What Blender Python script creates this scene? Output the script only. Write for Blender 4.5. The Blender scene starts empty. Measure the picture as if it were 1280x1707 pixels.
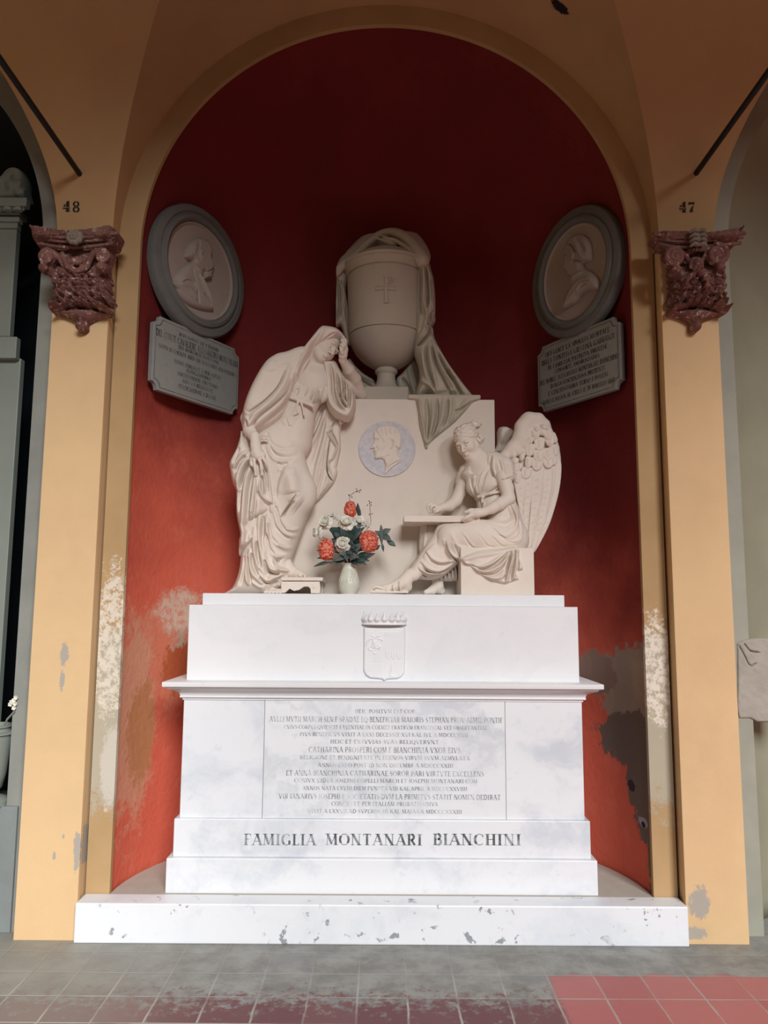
import bpy, bmesh, math, random
import numpy as np
from mathutils import Vector, Matrix
R = math.radians
random.seed(7); np.random.seed(7)
SC = bpy.context.scene
COL = SC.collection

# ------------------------------------------------------------------ camera
CAM_Y, CAM_Z, PITCH, ROLL, FPX = -4.03, 1.60, R(7.13), R(0.35), 1280.0
cam_d = bpy.data.cameras.new('camera'); cam = bpy.data.objects.new('camera', cam_d); COL.objects.link(cam)
cam_d.sensor_fit = 'VERTICAL'; cam_d.sensor_height = 36.0; cam_d.lens = 36.0*FPX/1707.0
cam.matrix_world = Matrix.Translation((0.0, CAM_Y, CAM_Z)) @ Matrix.Rotation(math.pi/2+PITCH, 4, 'X') @ Matrix.Rotation(ROLL, 4, 'Z')
SC.camera = cam
CM = np.array(cam.matrix_world.to_3x3()); CP = np.array([0.0, CAM_Y, CAM_Z])

# ------------------------------------------------------------------ light
world = bpy.data.worlds.new('overcast_sky'); SC.world = world; world.use_nodes = True
wn = world.node_tree; bgn = wn.nodes['Background']
bgn.inputs[0].default_value = (0.86, 0.93, 1.0, 1); bgn.inputs[1].default_value = 0.03
def area(name, loc, target, sx, sy, power, color):
    l = bpy.data.lights.new(name, 'AREA'); l.shape = 'RECTANGLE'; l.size = sx; l.size_y = sy
    l.energy = power; l.color = color
    o = bpy.data.objects.new(name, l); COL.objects.link(o); o.location = loc
    d = Vector(target)-Vector(loc); o.rotation_euler = d.to_track_quat('-Z', 'Y').to_euler()
    return o
area('daylight_from_the_open_courtyard', (3.4, -13.0, 9.0), (0, 0, 0.8), 6.5, 6.6, 3600, (0.975, 0.985, 1.0))
SC.view_settings.view_transform = 'Standard'; SC.view_settings.look = 'None'
SC.view_settings.gamma = 1.0; SC.view_settings.use_curve_mapping = False
SC.view_settings.exposure = 0.44
try:
    SC.cycles.use_denoising = True; SC.cycles.denoiser = 'OPENIMAGEDENOISE'
    SC.cycles.max_bounces = 8; SC.cycles.diffuse_bounces = 5
except Exception: pass

# ------------------------------------------------------------------ helpers
def at(px, py, Y):
    d = CM @ np.array([(px-640.0)/FPX, (853.5-py)/FPX, -1.0])
    t = (Y-CAM_Y)/d[1]
    return CP + d*t
def mesh_obj(name, verts, faces, m=None, parent=None, smooth=False):
    me = bpy.data.meshes.new(name); me.from_pydata([tuple(map(float, v)) for v in verts], [], faces); me.update()
    if smooth: me.polygons.foreach_set('use_smooth', [True]*len(me.polygons))
    o = bpy.data.objects.new(name, me); COL.objects.link(o)
    if m: me.materials.append(m)
    if parent: o.parent = parent
    return o
def tag(o, label=None, cat=None, group=None, kind=None):
    if label: o['label'] = label
    if cat: o['category'] = cat
    if group: o['group'] = group
    if kind: o['kind'] = kind
    return o
def thing(name, label, cat, loc=(0, 0, 0), group=None):
    o = bpy.data.objects.new(name, None); COL.objects.link(o); o.location = loc; o.empty_display_size = .1
    return tag(o, label, cat, group)
def adopt(o, root):
    """parent o to root keeping its place (root has only a location)"""
    o.parent = root
    o.matrix_parent_inverse = Matrix.Translation(-Vector(root.location))
    return o
class MB:
    """collects polygons into one mesh"""
    def __init__(s): s.v = []; s.f = []
    def add(s, vs, fs):
        n = len(s.v); s.v += [tuple(v) for v in vs]; s.f += [[i+n for i in f] for f in fs]; return s
    def box(s, x0, x1, y0, y1, z0, z1):
        return s.add([(x0,y0,z0),(x1,y0,z0),(x1,y1,z0),(x0,y1,z0),(x0,y0,z1),(x1,y0,z1),(x1,y1,z1),(x0,y1,z1)],
              [[0,3,2,1],[4,5,6,7],[0,1,5,4],[1,2,6,5],[2,3,7,6],[3,0,4,7]])
    def lathe(s, prof, c=(0,0,0), seg=48, sx=1, sy=1):
        vs=[]; fs=[]; n=len(prof)
        for i in range(seg):
            a=2*math.pi*i/seg
            for r,z in prof: vs.append((c[0]+r*math.cos(a)*sx, c[1]+r*math.sin(a)*sy, c[2]+z))
        for i in range(seg):
            j=(i+1)%seg
            for k in range(n-1): fs.append([i*n+k, j*n+k, j*n+k+1, i*n+k+1])
        fs.append([i*n for i in range(seg)][::-1]); fs.append([i*n+n-1 for i in range(seg)])
        return s.add(vs, fs)
    def tube(s, pts, rad, seg=10):
        pts=[Vector(p) for p in pts]; n=len(pts)
        rr = rad if hasattr(rad,'__len__') else [rad]*n
        vs=[]; fs=[]; ref=Vector((0.13,0.97,0.21))
        for i,p in enumerate(pts):
            t=(pts[min(i+1,n-1)]-pts[max(i-1,0)]).normalized()
            u=t.cross(ref).normalized()
            if u.length<.1: u=t.cross(Vector((1,0,0))).normalized()
            w=t.cross(u)
            for k in range(seg):
                a=2*math.pi*k/seg; vs.append(p+u*math.cos(a)*rr[i]+w*math.sin(a)*rr[i])
        for i in range(n-1):
            for k in range(seg):
                l=(k+1)%seg; fs.append([i*seg+k,i*seg+l,(i+1)*seg+l,(i+1)*seg+k])
        fs.append(list(range(seg))[::-1]); fs.append([(n-1)*seg+k for k in range(seg)])
        return s.add(vs, fs)
    def prism(s, poly, y0, y1):
        """poly in (x,z); front at y0, back at y1"""
        n=len(poly); vs=[(x,y0,z) for x,z in poly]+[(x,y1,z) for x,z in poly]
        fs=[list(range(n)), list(range(n,2*n))[::-1]]+[[i,i+n,(i+1)%n+n,(i+1)%n] for i in range(n)]
        return s.add(vs, fs)
    def build(s, name, m=None, parent=None, smooth=False, bevel=0, seg=2, weld=False):
        me=bpy.data.meshes.new(name); me.from_pydata([tuple(map(float,v)) for v in s.v],[],s.f); me.update()
        bm=bmesh.new(); bm.from_mesh(me); 
        bmesh.ops.recalc_face_normals(bm, faces=bm.faces)
        bm.to_mesh(me); bm.free()
        if smooth:
            me.polygons.foreach_set('use_smooth',[True]*len(me.polygons))
            try: me.set_sharp_from_angle(angle=R(40))
            except Exception: pass
        o=bpy.data.objects.new(name,me); COL.objects.link(o)
        if m: me.materials.append(m)
        if bevel:
            b=o.modifiers.new('bevel','BEVEL'); b.width=bevel; b.segments=seg; b.limit_method='ANGLE'
        if parent: adopt(o,parent)
        return o

# ------------------------------------------------------------------ node material helper
class NT:
    def __init__(s, name, rough=0.7, spec=0.3):
        s.m=bpy.data.materials.new(name); s.m.use_nodes=True; s.t=s.m.node_tree
        s.b=s.t.nodes['Principled BSDF']; s.b.inputs['Roughness'].default_value=rough
        s.b.inputs['Specular IOR Level'].default_value=spec
        g=s.t.nodes.new('ShaderNodeNewGeometry'); s.pos=g.outputs['Position']
        x=s.t.nodes.new('ShaderNodeSeparateXYZ'); s.t.links.new(s.pos,x.inputs[0]); s.x,s.y,s.z=x.outputs
    def link(s,a,b): s.t.links.new(a,b)
    def put(s,inp,v):
        if isinstance(v,bpy.types.NodeSocket): s.link(v,inp)
        elif isinstance(v,(tuple,list)): inp.default_value=tuple(v)+((1,) if len(v)==3 and len(inp.default_value)==4 else ())
        else: inp.default_value=v
    def noise(s,scale,detail=4,rough=.55,vec=None,off=(0,0,0),stretch=(1,1,1),color=False):
        mp=s.t.nodes.new('ShaderNodeMapping'); s.link(vec or s.pos,mp.inputs[0]); mp.inputs[1].default_value=off; mp.inputs[3].default_value=stretch
        n=s.t.nodes.new('ShaderNodeTexNoise'); s.link(mp.outputs[0],n.inputs['Vector'])
        n.inputs['Scale'].default_value=scale; n.inputs['Detail'].default_value=detail; n.inputs['Roughness'].default_value=rough
        return n.outputs['Color' if color else 'Fac']
    def math(s,op,a,b=0.0,c=0.0,clamp=False):
        n=s.t.nodes.new('ShaderNodeMath'); n.operation=op; n.use_clamp=clamp
        for i,v in enumerate((a,b,c)):
            if v is not None: s.put(n.inputs[i],v)
        return n.outputs[0]
    def ramp(s,fac,a,b,lo=0.0,hi=1.0,smooth=True):
        n=s.t.nodes.new('ShaderNodeMapRange'); n.interpolation_type='SMOOTHSTEP' if smooth else 'LINEAR'
        s.put(n.inputs[0],fac); n.inputs[1].default_value=a; n.inputs[2].default_value=b; n.inputs[3].default_value=lo; n.inputs[4].default_value=hi
        return n.outputs[0]
    def mix(s,fac,a,b,mode='MIX'):
        n=s.t.nodes.new('ShaderNodeMix'); n.data_type='RGBA'; n.blend_type=mode
        s.put(n.inputs[0],fac); s.put(n.inputs[6],a); s.put(n.inputs[7],b); return n.outputs[2]
    def blob(s,cx,cz,rx,rz,warp,soft=.12,y=None):
        """mask of a patch on a wall centred at world x,z"""
        dx=s.math('DIVIDE',s.math('SUBTRACT',s.x if y is None else s.y,cx if y is None else y),rx)
        dz=s.math('DIVIDE',s.math('SUBTRACT',s.z,cz),rz)
        d=s.math('SQRT',s.math('ADD',s.math('MULTIPLY',dx,dx),s.math('MULTIPLY',dz,dz)))
        d=s.math('ADD',d,warp)
        return s.ramp(d,1.0-soft,1.0+soft,1.0,0.0)
    def color(s,c): s.put(s.b.inputs['Base Color'],c); return s
    def rough(s,c): s.put(s.b.inputs['Roughness'],c); return s
    def bump(s,h,strength=.3,dist=.01):
        n=s.t.nodes.new('ShaderNodeBump'); n.inputs['Strength'].default_value=strength; n.inputs['Distance'].default_value=dist
        s.put(n.inputs['Height'],h); s.link(n.outputs[0],s.b.inputs['Normal']); return s
def warp(n,scale=6,amp=.9,off=(0,0,0),detail=9):
    a=n.math('MULTIPLY',n.math('SUBTRACT',n.noise(scale,detail,.72,off=off),.5),amp*1.7)
    b=n.math('MULTIPLY',n.math('SUBTRACT',n.noise(scale*4.5,5,.7,off=(off[0]+5,off[1],off[2]+3)),.5),amp*.8)
    return n.math('ADD',a,b)
def plain(name,col,rough=.7,spec=.3,var=.12,scale=12,bump=.15):
    n=NT(name,rough,spec); f=n.noise(scale,6)
    d=tuple(max(0,c*(1-var)) for c in col); l=tuple(min(1,c*(1+var)) for c in col)
    n.color(n.mix(f,d,l)); 
    if bump: n.bump(n.noise(scale*6,5),bump,.004)
    return n.m

# ------------------------------------------------------------------ materials
def mat_tan(name,base,damp=True):
    n=NT(name,.85,.15); f=n.noise(1.6,8); g=n.noise(9,6,off=(3,1,2))
    c=n.mix(n.ramp(f,.3,.7),tuple(k*.93 for k in base),base)
    c=n.mix(n.ramp(g,.35,.75,0,.35),c,tuple(k*1.06 for k in base))
    # hairline scrapes where the paint has gone
    for (cx,cz,rx,rz,o) in ((-1.605,1.36,.022,.055,1),(-1.61,1.23,.012,.05,2),(-1.49,.42,.016,.1,4),(1.54,.19,.05,.07,5),(1.5,.05,.07,.03,6),(-1.56,.48,.006,.01,1),(-1.6,.39,.008,.02,3)):
        c=n.mix(n.blob(cx,cz,rx,rz,warp(n,38,1.25,(o,0,o)),.05),c,(.36,.32,.27))
    n.color(c).bump(n.math('ADD',n.noise(4,7),n.noise(60,3)),.12,.008); return n.m
M={}
TAN=(.625,.43,.235)
M['pilaster']=mat_tan('ochre_limewash',TAN)
def mat_strip():
    n=NT('worn_ochre_plaster',.88,.12); f=n.noise(2.2,8)
    c=n.mix(n.ramp(f,.3,.7),(.38,.245,.12),(.45,.30,.15))
    w=warp(n,9,.9); w2=warp(n,14,1.2,(4,4,0))
    # damp grey and whitish salts on the lower part of the jambs
    grey=n.math('MULTIPLY',n.ramp(n.math('ADD',n.z,n.math('MULTIPLY',w,.3)),1.75,1.55,1,0) if False else n.ramp(n.math('ADD',n.z,n.math('MULTIPLY',w,.35)),1.52,1.46,0,1),n.ramp(n.math('ADD',n.z,n.math('MULTIPLY',w2,.35)),.55,.68,0,1))
    c=n.mix(n.math('MULTIPLY',grey,.9),c,(.40,.365,.28))
    sp=n.ramp(n.noise(26,7,.75),.42,.54)
    c=n.mix(n.math('MULTIPLY',n.blob(-1.41,1.42,.08,.38,w2,.12),sp),c,(.64,.57,.47))
    c=n.mix(n.math('MULTIPLY',n.blob(1.41,1.30,.075,.29,w2,.12),sp),c,(.70,.62,.52))
    c=n.mix(n.blob(-1.38,.8,.05,.2,w2,.2),c,(.52,.47,.39))
    n.color(c).bump(n.math('ADD',n.noise(5,8),n.math('MULTIPLY',grey,.5)),.3,.01); return n.m
M['strip']=mat_strip()
def mat_vault():
    n=NT('vault_plaster',.9,.1); f=n.noise(1.1,8); g=n.noise(5,6,off=(2,2,2))
    c=n.mix(n.ramp(f,.3,.7),(.38,.235,.12),(.47,.30,.155))
    c=n.mix(n.ramp(g,.55,.75,0,.4),c,(.44,.23,.13))
    dx=n.math('DIVIDE',n.math('SUBTRACT',n.x,.905),.045); dy=n.math('DIVIDE',n.math('ADD',n.y,.36),.035)
    c=n.mix(n.ramp(n.math('ADD',n.math('SQRT',n.math('ADD',n.math('MULTIPLY',dx,dx),n.math('MULTIPLY',dy,dy))),warp(n,30,1.2)),.95,1.0,1,0),c,(.02,.017,.015))
    n.color(c).bump(n.noise(7,8),.2,.01); return n.m
M['vault']=mat_vault()
def mat_red():
    n=NT('pompeian_red_plaster',.82,.2); f=n.noise(1.3,8); g=n.noise(6,8,.7,off=(1,5,2)); st=n.noise(5,6,off=(0,3,0),stretch=(1,1,.22))
    c=n.mix(n.ramp(f,.3,.7),(.145,.017,.017),(.20,.025,.022))
    c=n.mix(n.ramp(st,.5,.75,0,.35),c,(.14,.016,.016))
    # lower zone painted brighter for the light falling there, strongest left; patchy bleaching too
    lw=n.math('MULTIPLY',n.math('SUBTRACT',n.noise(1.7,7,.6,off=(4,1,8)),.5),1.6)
    lit_low=n.ramp(n.math('ADD',n.math('ADD',n.z,lw),n.math('MULTIPLY',n.x,.38)),2.75,1.2,0,1)
    c=n.mix(lit_low,c,(.62,.125,.075)); c=n.mix(n.math('MULTIPLY',lit_low,n.ramp(g,.5,.8,0,.5)),c,(.70,.20,.13))
    w=warp(n,5,.9); w2=warp(n,13,1.0,(3,0,1)); w3=warp(n,8,1.5,(7,2,1))
    # left: worn, chalky band below 1.7 m
    c=n.mix(n.math('MULTIPLY',n.blob(-1.27,1.30,.24,.30,w3,.3),.5),c,(.60,.25,.15))
    c=n.mix(n.math('MULTIPLY',n.blob(-1.345,.98,.05,.5,w3,.3),.8),c,(.58,.30,.19))
    sp=n.ramp(n.noise(20,7,.75),.40,.55,.25,1)
    c=n.mix(n.math('MULTIPLY',n.blob(-1.12,1.44,.12,.20,w2,.2),sp),c,(.46,.35,.26))
    c=n.mix(n.math('MULTIPLY',n.blob(-1.2,1.58,.09,.12,w2,.3),sp),c,(.60,.44,.34))
    c=n.mix(n.blob(-1.32,.92,.035,.28,w2,.15),c,(.46,.20,.09))
    c=n.mix(n.blob(-1.2,1.25,.07,.14,w3,.15),c,(.42,.10,.04))
    # right: two large patches of bare grey render
    rt=n.ramp(n.x,.2,.4)
    def rb(yc,zc,ry,rz,wp,soft,col,c):
        return n.mix(n.math('MULTIPLY',n.blob(0,zc,ry,rz,wp,soft,y=yc),rt),c,col)
    c=rb(.16,1.17,.37,.235,w,.05,(.31,.245,.185),c); c=rb(.50,1.24,.14,.12,w2,.05,(.25,.17,.13),c); c=rb(.10,1.22,.10,.12,w3,.3,(.36,.28,.20),c)
    c=rb(.20,.90,.31,.15,w,.04,(.150,.115,.095),c); c=rb(.07,.70,.21,.31,w,.04,(.150,.115,.095),c); c=rb(.0,.40,.10,.26,w,.05,(.150,.115,.10),c)
    c=rb(.245,.66,.035,.03,w2,.1,(.04,.03,.04),c); c=rb(.14,.50,.05,.026,w2,.1,(.35,.32,.38),c); c=rb(.135,.49,.024,.015,w2,.1,(.02,.02,.03),c)
    n.color(c).bump(n.math('ADD',n.noise(4,9,.6),n.noise(30,4)),.35,.012); return n.m
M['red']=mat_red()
def mat_marble(name,base=(.70,.715,.735),vein=(.44,.49,.55),amt=.65,chip=False,sc=2.4,rough=.42):
    n=NT(name,rough,.4)
    w=n.noise(sc*1.3,6,color=True)
    vm=n.t.nodes.new('ShaderNodeVectorMath'); vm.operation='MULTIPLY_ADD'; n.link(w,vm.inputs[0]); vm.inputs[1].default_value=(.5,.5,.5); n.link(n.pos,vm.inputs[2])
    f=n.noise(sc,10,.62,vec=vm.outputs[0],stretch=(.7,1,1.3)); g=n.noise(sc*.45,5,off=(9,0,3)); h=n.noise(sc*7,6,off=(1,1,5))
    c=n.mix(n.ramp(f,.44,.66,0,amt),base,vein)
    c=n.mix(n.ramp(g,.4,.7,0,.45),c,tuple(b*.97 for b in (base[0]*.95,base[1]*.98,base[2]*1.02)))
    c=n.mix(n.ramp(h,.6,.78,0,.35),c,tuple(v*.92 for v in vein))
    if chip:
        a=n.noise(16,6,.6,off=(2,0,7)); b=n.noise(5,3,off=(6,0,1))
        c=n.mix(n.math('MULTIPLY',n.ramp(a,.60,.63),n.ramp(b,.46,.56)),c,(.27,.29,.31))
    n.color(c).bump(n.noise(40,5),.08,.003); return n.m
M['marble']=mat_marble('white_veined_marble')
M['marble_top']=mat_marble('plain_white_marble',(.74,.74,.75),(.62,.64,.67),.4)
M['marble_panel']=mat_marble('inscribed_marble_panel',(.70,.715,.73),(.46,.50,.54),.65,sc=4)
M['step']=mat_marble('whitewashed_step',(.70,.715,.735),(.55,.59,.64),.6,chip=True)
M['ledge']=plain('dusty_cement_ledge',(.42,.375,.32),.9,.1)
def mat_stone(name,base,dark,sc=3.0):
    n=NT(name,.78,.15); f=n.noise(sc,8); g=n.noise(sc*5,6,off=(4,4,1))
    c=n.mix(n.ramp(f,.3,.7),base,tuple(b*.94 for b in base)); c=n.mix(n.ramp(g,.5,.75,0,.35),c,dark)
    n.color(c).bump(n.noise(90,3),.05,.002); return n.m
M['stone']=mat_stone('warm_carved_marble',(.77,.685,.60),(.68,.58,.49))
M['urnstone']=mat_stone('darker_carved_marble',(.50,.45,.365),(.42,.37,.29))  # darker, browner tone than the carved figures
M['stele']=mat_stone('stele_marble',(.745,.665,.58),(.66,.57,.48))
M['grey_frame']=mat_stone('grey_moulded_stone',(.15,.15,.14),(.10,.10,.095))
M['relief']=mat_stone('aged_relief_marble',(.36,.31,.27),(.28,.235,.20))
M['plaque']=mat_stone('grey_marble_plaque',(.27,.275,.255),(.19,.195,.18),6)
M['capital']=None
def mat_capital():
    n=NT('painted_terracotta',.8,.2); a=n.noise(11,6); b=n.noise(45,7,.7,off=(1,2,3))
    c=n.mix(n.ramp(a,.35,.65),(.135,.055,.048),(.20,.095,.078))
    c=n.mix(n.ramp(b,.565,.62),c,(.46,.36,.30))
    c=n.mix(n.ramp(n.math('ADD',n.z,warp(n,7,.2)),3.50,3.60,0,.6),c,(.15,.10,.065))
    n.color(c).bump(n.noise(50,6),.5,.006); return n.m
M['capital']=mat_capital()
M['fleuron']=plain('grimy_plaster',(.20,.165,.13),.85,.15,.3,30,.4)
M['iron']=plain('black_iron',(.012,.010,.010),.5,.3,.1,20,.1)
M['ink']=plain('black_paint',(.02,.018,.016),.7,.2,.1,30,0)
def mat_letters(name,c0,c1):
    n=NT(name,.8,.1); n.color(n.mix(n.ramp(n.noise(14,5),.42,.62),c0,c1)); return n.m
M['big_letters']=mat_letters('faded_black_lettering',(.10,.11,.115),(.30,.32,.33))
M['small_letters']=mat_letters('faded_grey_lettering',(.22,.235,.25),(.48,.50,.52))
M['plaque_letters']=mat_letters('worn_dark_lettering',(.03,.03,.03),(.14,.14,.13))
M['joint']=plain('joint_line',(.22,.22,.22),.9,.1,.1,10,0)
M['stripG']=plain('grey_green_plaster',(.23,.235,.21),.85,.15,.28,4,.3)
M['stripR']=plain('pale_green_grey_plaster',(.30,.30,.245),.88,.15,.25,4,.35)
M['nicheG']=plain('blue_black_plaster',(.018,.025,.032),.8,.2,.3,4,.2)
M['nicheR']=plain('olive_grey_plaster',(.26,.25,.18),.88,.15,.2,3,.3)
M['render']=plain('bare_cement_render',(.33,.305,.26),.95,.1,.25,9,1.0)
M['gmarble']=plain('green_grey_marble',(.21,.235,.205),.5,.4,.15,5,.1)
def mat_floor():
    T=.206; n=NT('worn_red_floor_tiles',.62,.35)
    def cell(v,o):
        u=n.math('DIVIDE',n.math('SUBTRACT',v,o),T); fl=n.math('FLOOR',u); fr=n.math('SUBTRACT',u,fl)
        e=n.math('MINIMUM',fr,n.math('SUBTRACT',1.0,fr)); return fl,e
    wx=n.math('ADD',n.x,n.math('MULTIPLY',n.math('SUBTRACT',n.noise(9,2),.5),.01))
    fx,ex=cell(wx,.109); fy,ey=cell(n.y,-.63)
    e=n.math('MINIMUM',ex,ey)
    cmb=n.t.nodes.new('ShaderNodeCombineXYZ'); n.put(cmb.inputs[0],fx); n.put(cmb.inputs[1],fy)
    wnn=n.t.nodes.new('ShaderNodeTexWhiteNoise'); n.link(cmb.outputs[0],wnn.inputs[0]); rnd=wnn.outputs['Value']
    red=n.mix(rnd,(.13,.05,.055),(.18,.085,.082))
    pink=n.mix(rnd,(.36,.115,.11),(.42,.15,.14))
    a=n.noise(7,8,.65); b=n.ramp(n.noise(6,8,.7,off=(3,1,0)),.35,.65); w=n.math('MULTIPLY',n.math('SUBTRACT',a,.5),.14)
    yy=n.math('ADD',n.y,w); xx=n.math('ADD',n.x,w)
    clean=n.math('MULTIPLY',n.ramp(yy,-.44,-.40,1,0),n.ramp(xx,.70,.76,0,1))
    c=n.mix(clean,red,pink)
    # grey cement film, thick towards the wall, thin towards the viewer
    film=n.math('ADD',n.ramp(n.y,-1.0,-.30,.02,.95),n.math('MULTIPLY',n.math('SUBTRACT',n.noise(19,9,.75,off=(5,5,5)),.5),2.1))
    film=n.ramp(film,.30,.66,0,.92); film=n.math('MULTIPLY',film,n.math('SUBTRACT',1.0,n.math('MULTIPLY',clean,.92)))
    grey=n.mix(b,(.185,.19,.172),(.29,.30,.28))
    c=n.mix(film,c,n.mix(n.ramp(n.noise(5,6,off=(0,6,2)),.5,.62,0,.45),grey,(.17,.185,.19)))
    gf=n.ramp(n.x,-1.3,-.6,.55,0); c=n.mix(gf,c,(.26,.25,.21))
    joint=n.ramp(e,.014,.03,1,0); joint=n.math('MULTIPLY',joint,n.math('MULTIPLY',n.ramp(n.noise(4,4,off=(8,8,8)),.35,.6,.25,.95),n.ramp(n.y,-.30,-.62,.25,1)))
    c=n.mix(joint,c,(.36,.345,.31))
    spk=n.ramp(n.noise(70,3,.7),.72,.74); c=n.mix(n.math('MULTIPLY',spk,.6),c,(.12,.11,.10))
    n.color(c).bump(n.math('ADD',n.ramp(e,.0,.03,0,.6),n.math('MULTIPLY',a,1.2)),.5,.006); return n.m
M['floor']=mat_floor()
M['gravel']=plain('courtyard_gravel',(.06,.055,.05),.95,.1,.2,20,.3)

# ------------------------------------------------------------------ structure
A_IN,A_OUT,PIL_W,ZC,PF=1.355,1.475,.30,3.575,-.10     # niche half width, lunette half width, pilaster width, springing, pilaster face
BAY=2*A_OUT+PIL_W; NB=1.17                             # bay spacing, niche depth
VW,VH=2.1,1.475                                        # half width and height of the long barrel vault
FLOOR_X=6.6
tag(MB().box(-FLOOR_X,FLOOR_X,-4.9,0.30,-.12,0).build('floor',M['floor']),kind='structure')
tag(MB().box(-30,30,-40,-4.9,-.3,-.10).build('trim_1',M['gravel']),kind='structure')

def arch_pts(cx,r,n=96):
    return [(cx-r*math.cos(math.pi*i/n), ZC+r*math.sin(math.pi*i/n)) for i in range(n+1)]
def lunette(cx,m,name,z0=0.0):
    """the plane wall ring around one niche: two jambs and the arch band, 6 cm thick"""
    ins=[(cx-A_IN,z0)]+arch_pts(cx,A_IN)+[(cx+A_IN,z0)]; outs=[(cx-A_OUT,z0)]+arch_pts(cx,A_OUT)+[(cx+A_OUT,z0)]
    v=[];f=[];n=len(ins)
    for y in (0.0,.03):
        v+=[(x,y,z) for x,z in ins]+[(x,y,z) for x,z in outs]
    for i in range(n-1):
        f.append([i,i+1,n+i+1,n+i]); f.append([2*n+i,3*n+i,3*n+i+1,2*n+i+1]); f.append([i,2*n+i,2*n+i+1,i+1]); f.append([n+i,n+i+1,3*n+i+1,3*n+i])
    return tag(MB().add(v,f).build(name,m),kind='structure')
def niche(cx,m,name,b=NB,z0=0.0,zc=ZC,a=A_IN):
    """elliptical apse with a half dome"""
    nu,nz,nd=64,40,28; v=[];f=[]
    rows=[(1.0,z0+(zc-z0)*k/nz) for k in range(nz+1)]
    rows+=[(math.cos(.5*math.pi*k/nd),zc+(a+.012)*math.sin(.5*math.pi*k/nd)) for k in range(1,nd+1)]
    for s,z in rows:
        for i in range(nu+1):
            t=math.pi*i/nu; v.append((cx-(a+.012)*s*math.cos(t), .012+b*s*math.sin(t), z))
    for k in range(len(rows)-1):
        for i in range(nu):
            p=k*(nu+1)+i; f.append([p,p+1,p+nu+2,p+nu+1])
    o=mesh_obj(name,v,f,m,smooth=True); sd=o.modifiers.new('thick','SOLIDIFY'); sd.thickness=.04; sd.offset=1.0
    # keep thickness outwards
    me=o.data; c=Vector((cx,0,1.5)); p=me.polygons[nu*3+nu//2]
    if p.normal.dot(Vector((0,1,0)))<0: sd.offset=-1.0
    return tag(o,kind='structure')
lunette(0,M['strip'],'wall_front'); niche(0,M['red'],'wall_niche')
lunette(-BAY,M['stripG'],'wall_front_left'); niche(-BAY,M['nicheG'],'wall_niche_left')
lunette(BAY,M['stripR'],'wall_front_right'); niche(BAY,M['nicheR'],'wall_niche_right',b=.5)
# pilasters carry the vault
for sx,nm in ((-1,'wall_pilaster_left'),(1,'wall_pilaster_right')):
    x=sx*(A_OUT+PIL_W/2)
    pm=MB().box(x-PIL_W/2,x+PIL_W/2,PF,PF+.030,0,ZC+.02)
    pm.box(x-PIL_W/2+.011,x+PIL_W/2-.011,PF+.028,.05,0,ZC+.02)
    tag(pm.build(nm,M['pilaster'],bevel=.002),kind='structure')
for sx in (-1,1):
    x=sx*(A_OUT+PIL_W/2+BAY)
    tag(MB().box(x-PIL_W/2,x+PIL_W/2,PF,.05,0,ZC+.02).build('wall_pilaster_far_left' if sx<0 else 'wall_pilaster_far_right',M['pilaster']),kind='structure')
# groin vault over the portico
def hB(s): 
    q=(VW-min(max(s,0),2*VW))/VW; return VH*math.sqrt(max(0,1-q*q))
def sB(h): return VW*(1-math.sqrt(max(0,1-(h/VH)**2)))
def vault_bay(cx,m,name,extra=None):
    vs=[];fs=[]
    n=56
    # web A (axis across the portico): from the wall to the groin and from the far groin to the arcade
    phis=[math.pi*i/n for i in range(n+1)]
    for side in (0,1):
        base=len(vs); K=8
        for ph in phis:
            X=cx-A_OUT*math.cos(ph); h=A_OUT*math.sin(ph); s=sB(min(h,VH-1e-6))
            for k in range(K+1):
                y0=0.0; y1=PF-s; y=y0+(y1-y0)*k/K
                if side: y=2*(PF-VW)-y
                vs.append((X,y,ZC+h))
        for i in range(n):
            for k in range(K): p=base+i*(K+1)+k; fs.append([p,p+1,p+K+2,p+K+1])
    # web B (long barrel) on each side of the bay
    for sgn in (-1,1):
        base=len(vs); K=8
        ss=[2*VW*0.5*(1-math.cos(math.pi*i/60)) for i in range(61)]
        for s in ss:
            h=hB(s); hw=math.sqrt(max(0,A_OUT**2-min(h,A_OUT)**2))
            for k in range(K+1):
                X=(A_OUT+PIL_W/2)+(hw-(A_OUT+PIL_W/2))*k/K
                vs.append((cx+sgn*X, PF-s, ZC+h))
        for i in range(60):
            for k in range(K): p=base+i*(K+1)+k; fs.append([p,p+1,p+K+2,p+K+1])
    o=mesh_obj(name,vs,fs,m,smooth=False)
    return o
v0=vault_bay(0,M['vault'],'ceiling')
for cx in (-BAY,BAY):
    w=vault_bay(cx,M['vault'],'ceiling'); 
    bm=bmesh.new(); bm.from_mesh(v0.data); bm.from_mesh(w.data); bm.to_mesh(v0.data); bm.free(); bpy.data.objects.remove(w)
bm=bmesh.new(); bm.from_mesh(v0.data); bmesh.ops.remove_doubles(bm,verts=bm.verts,dist=.0008); bmesh.ops.recalc_face_normals(bm,faces=bm.faces); bm.to_mesh(v0.data); bm.free()
v0.data.polygons.foreach_set('use_smooth',[True]*len(v0.data.polygons)); v0.data.set_sharp_from_angle(angle=R(25))
tag(v0,kind='structure')
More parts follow.
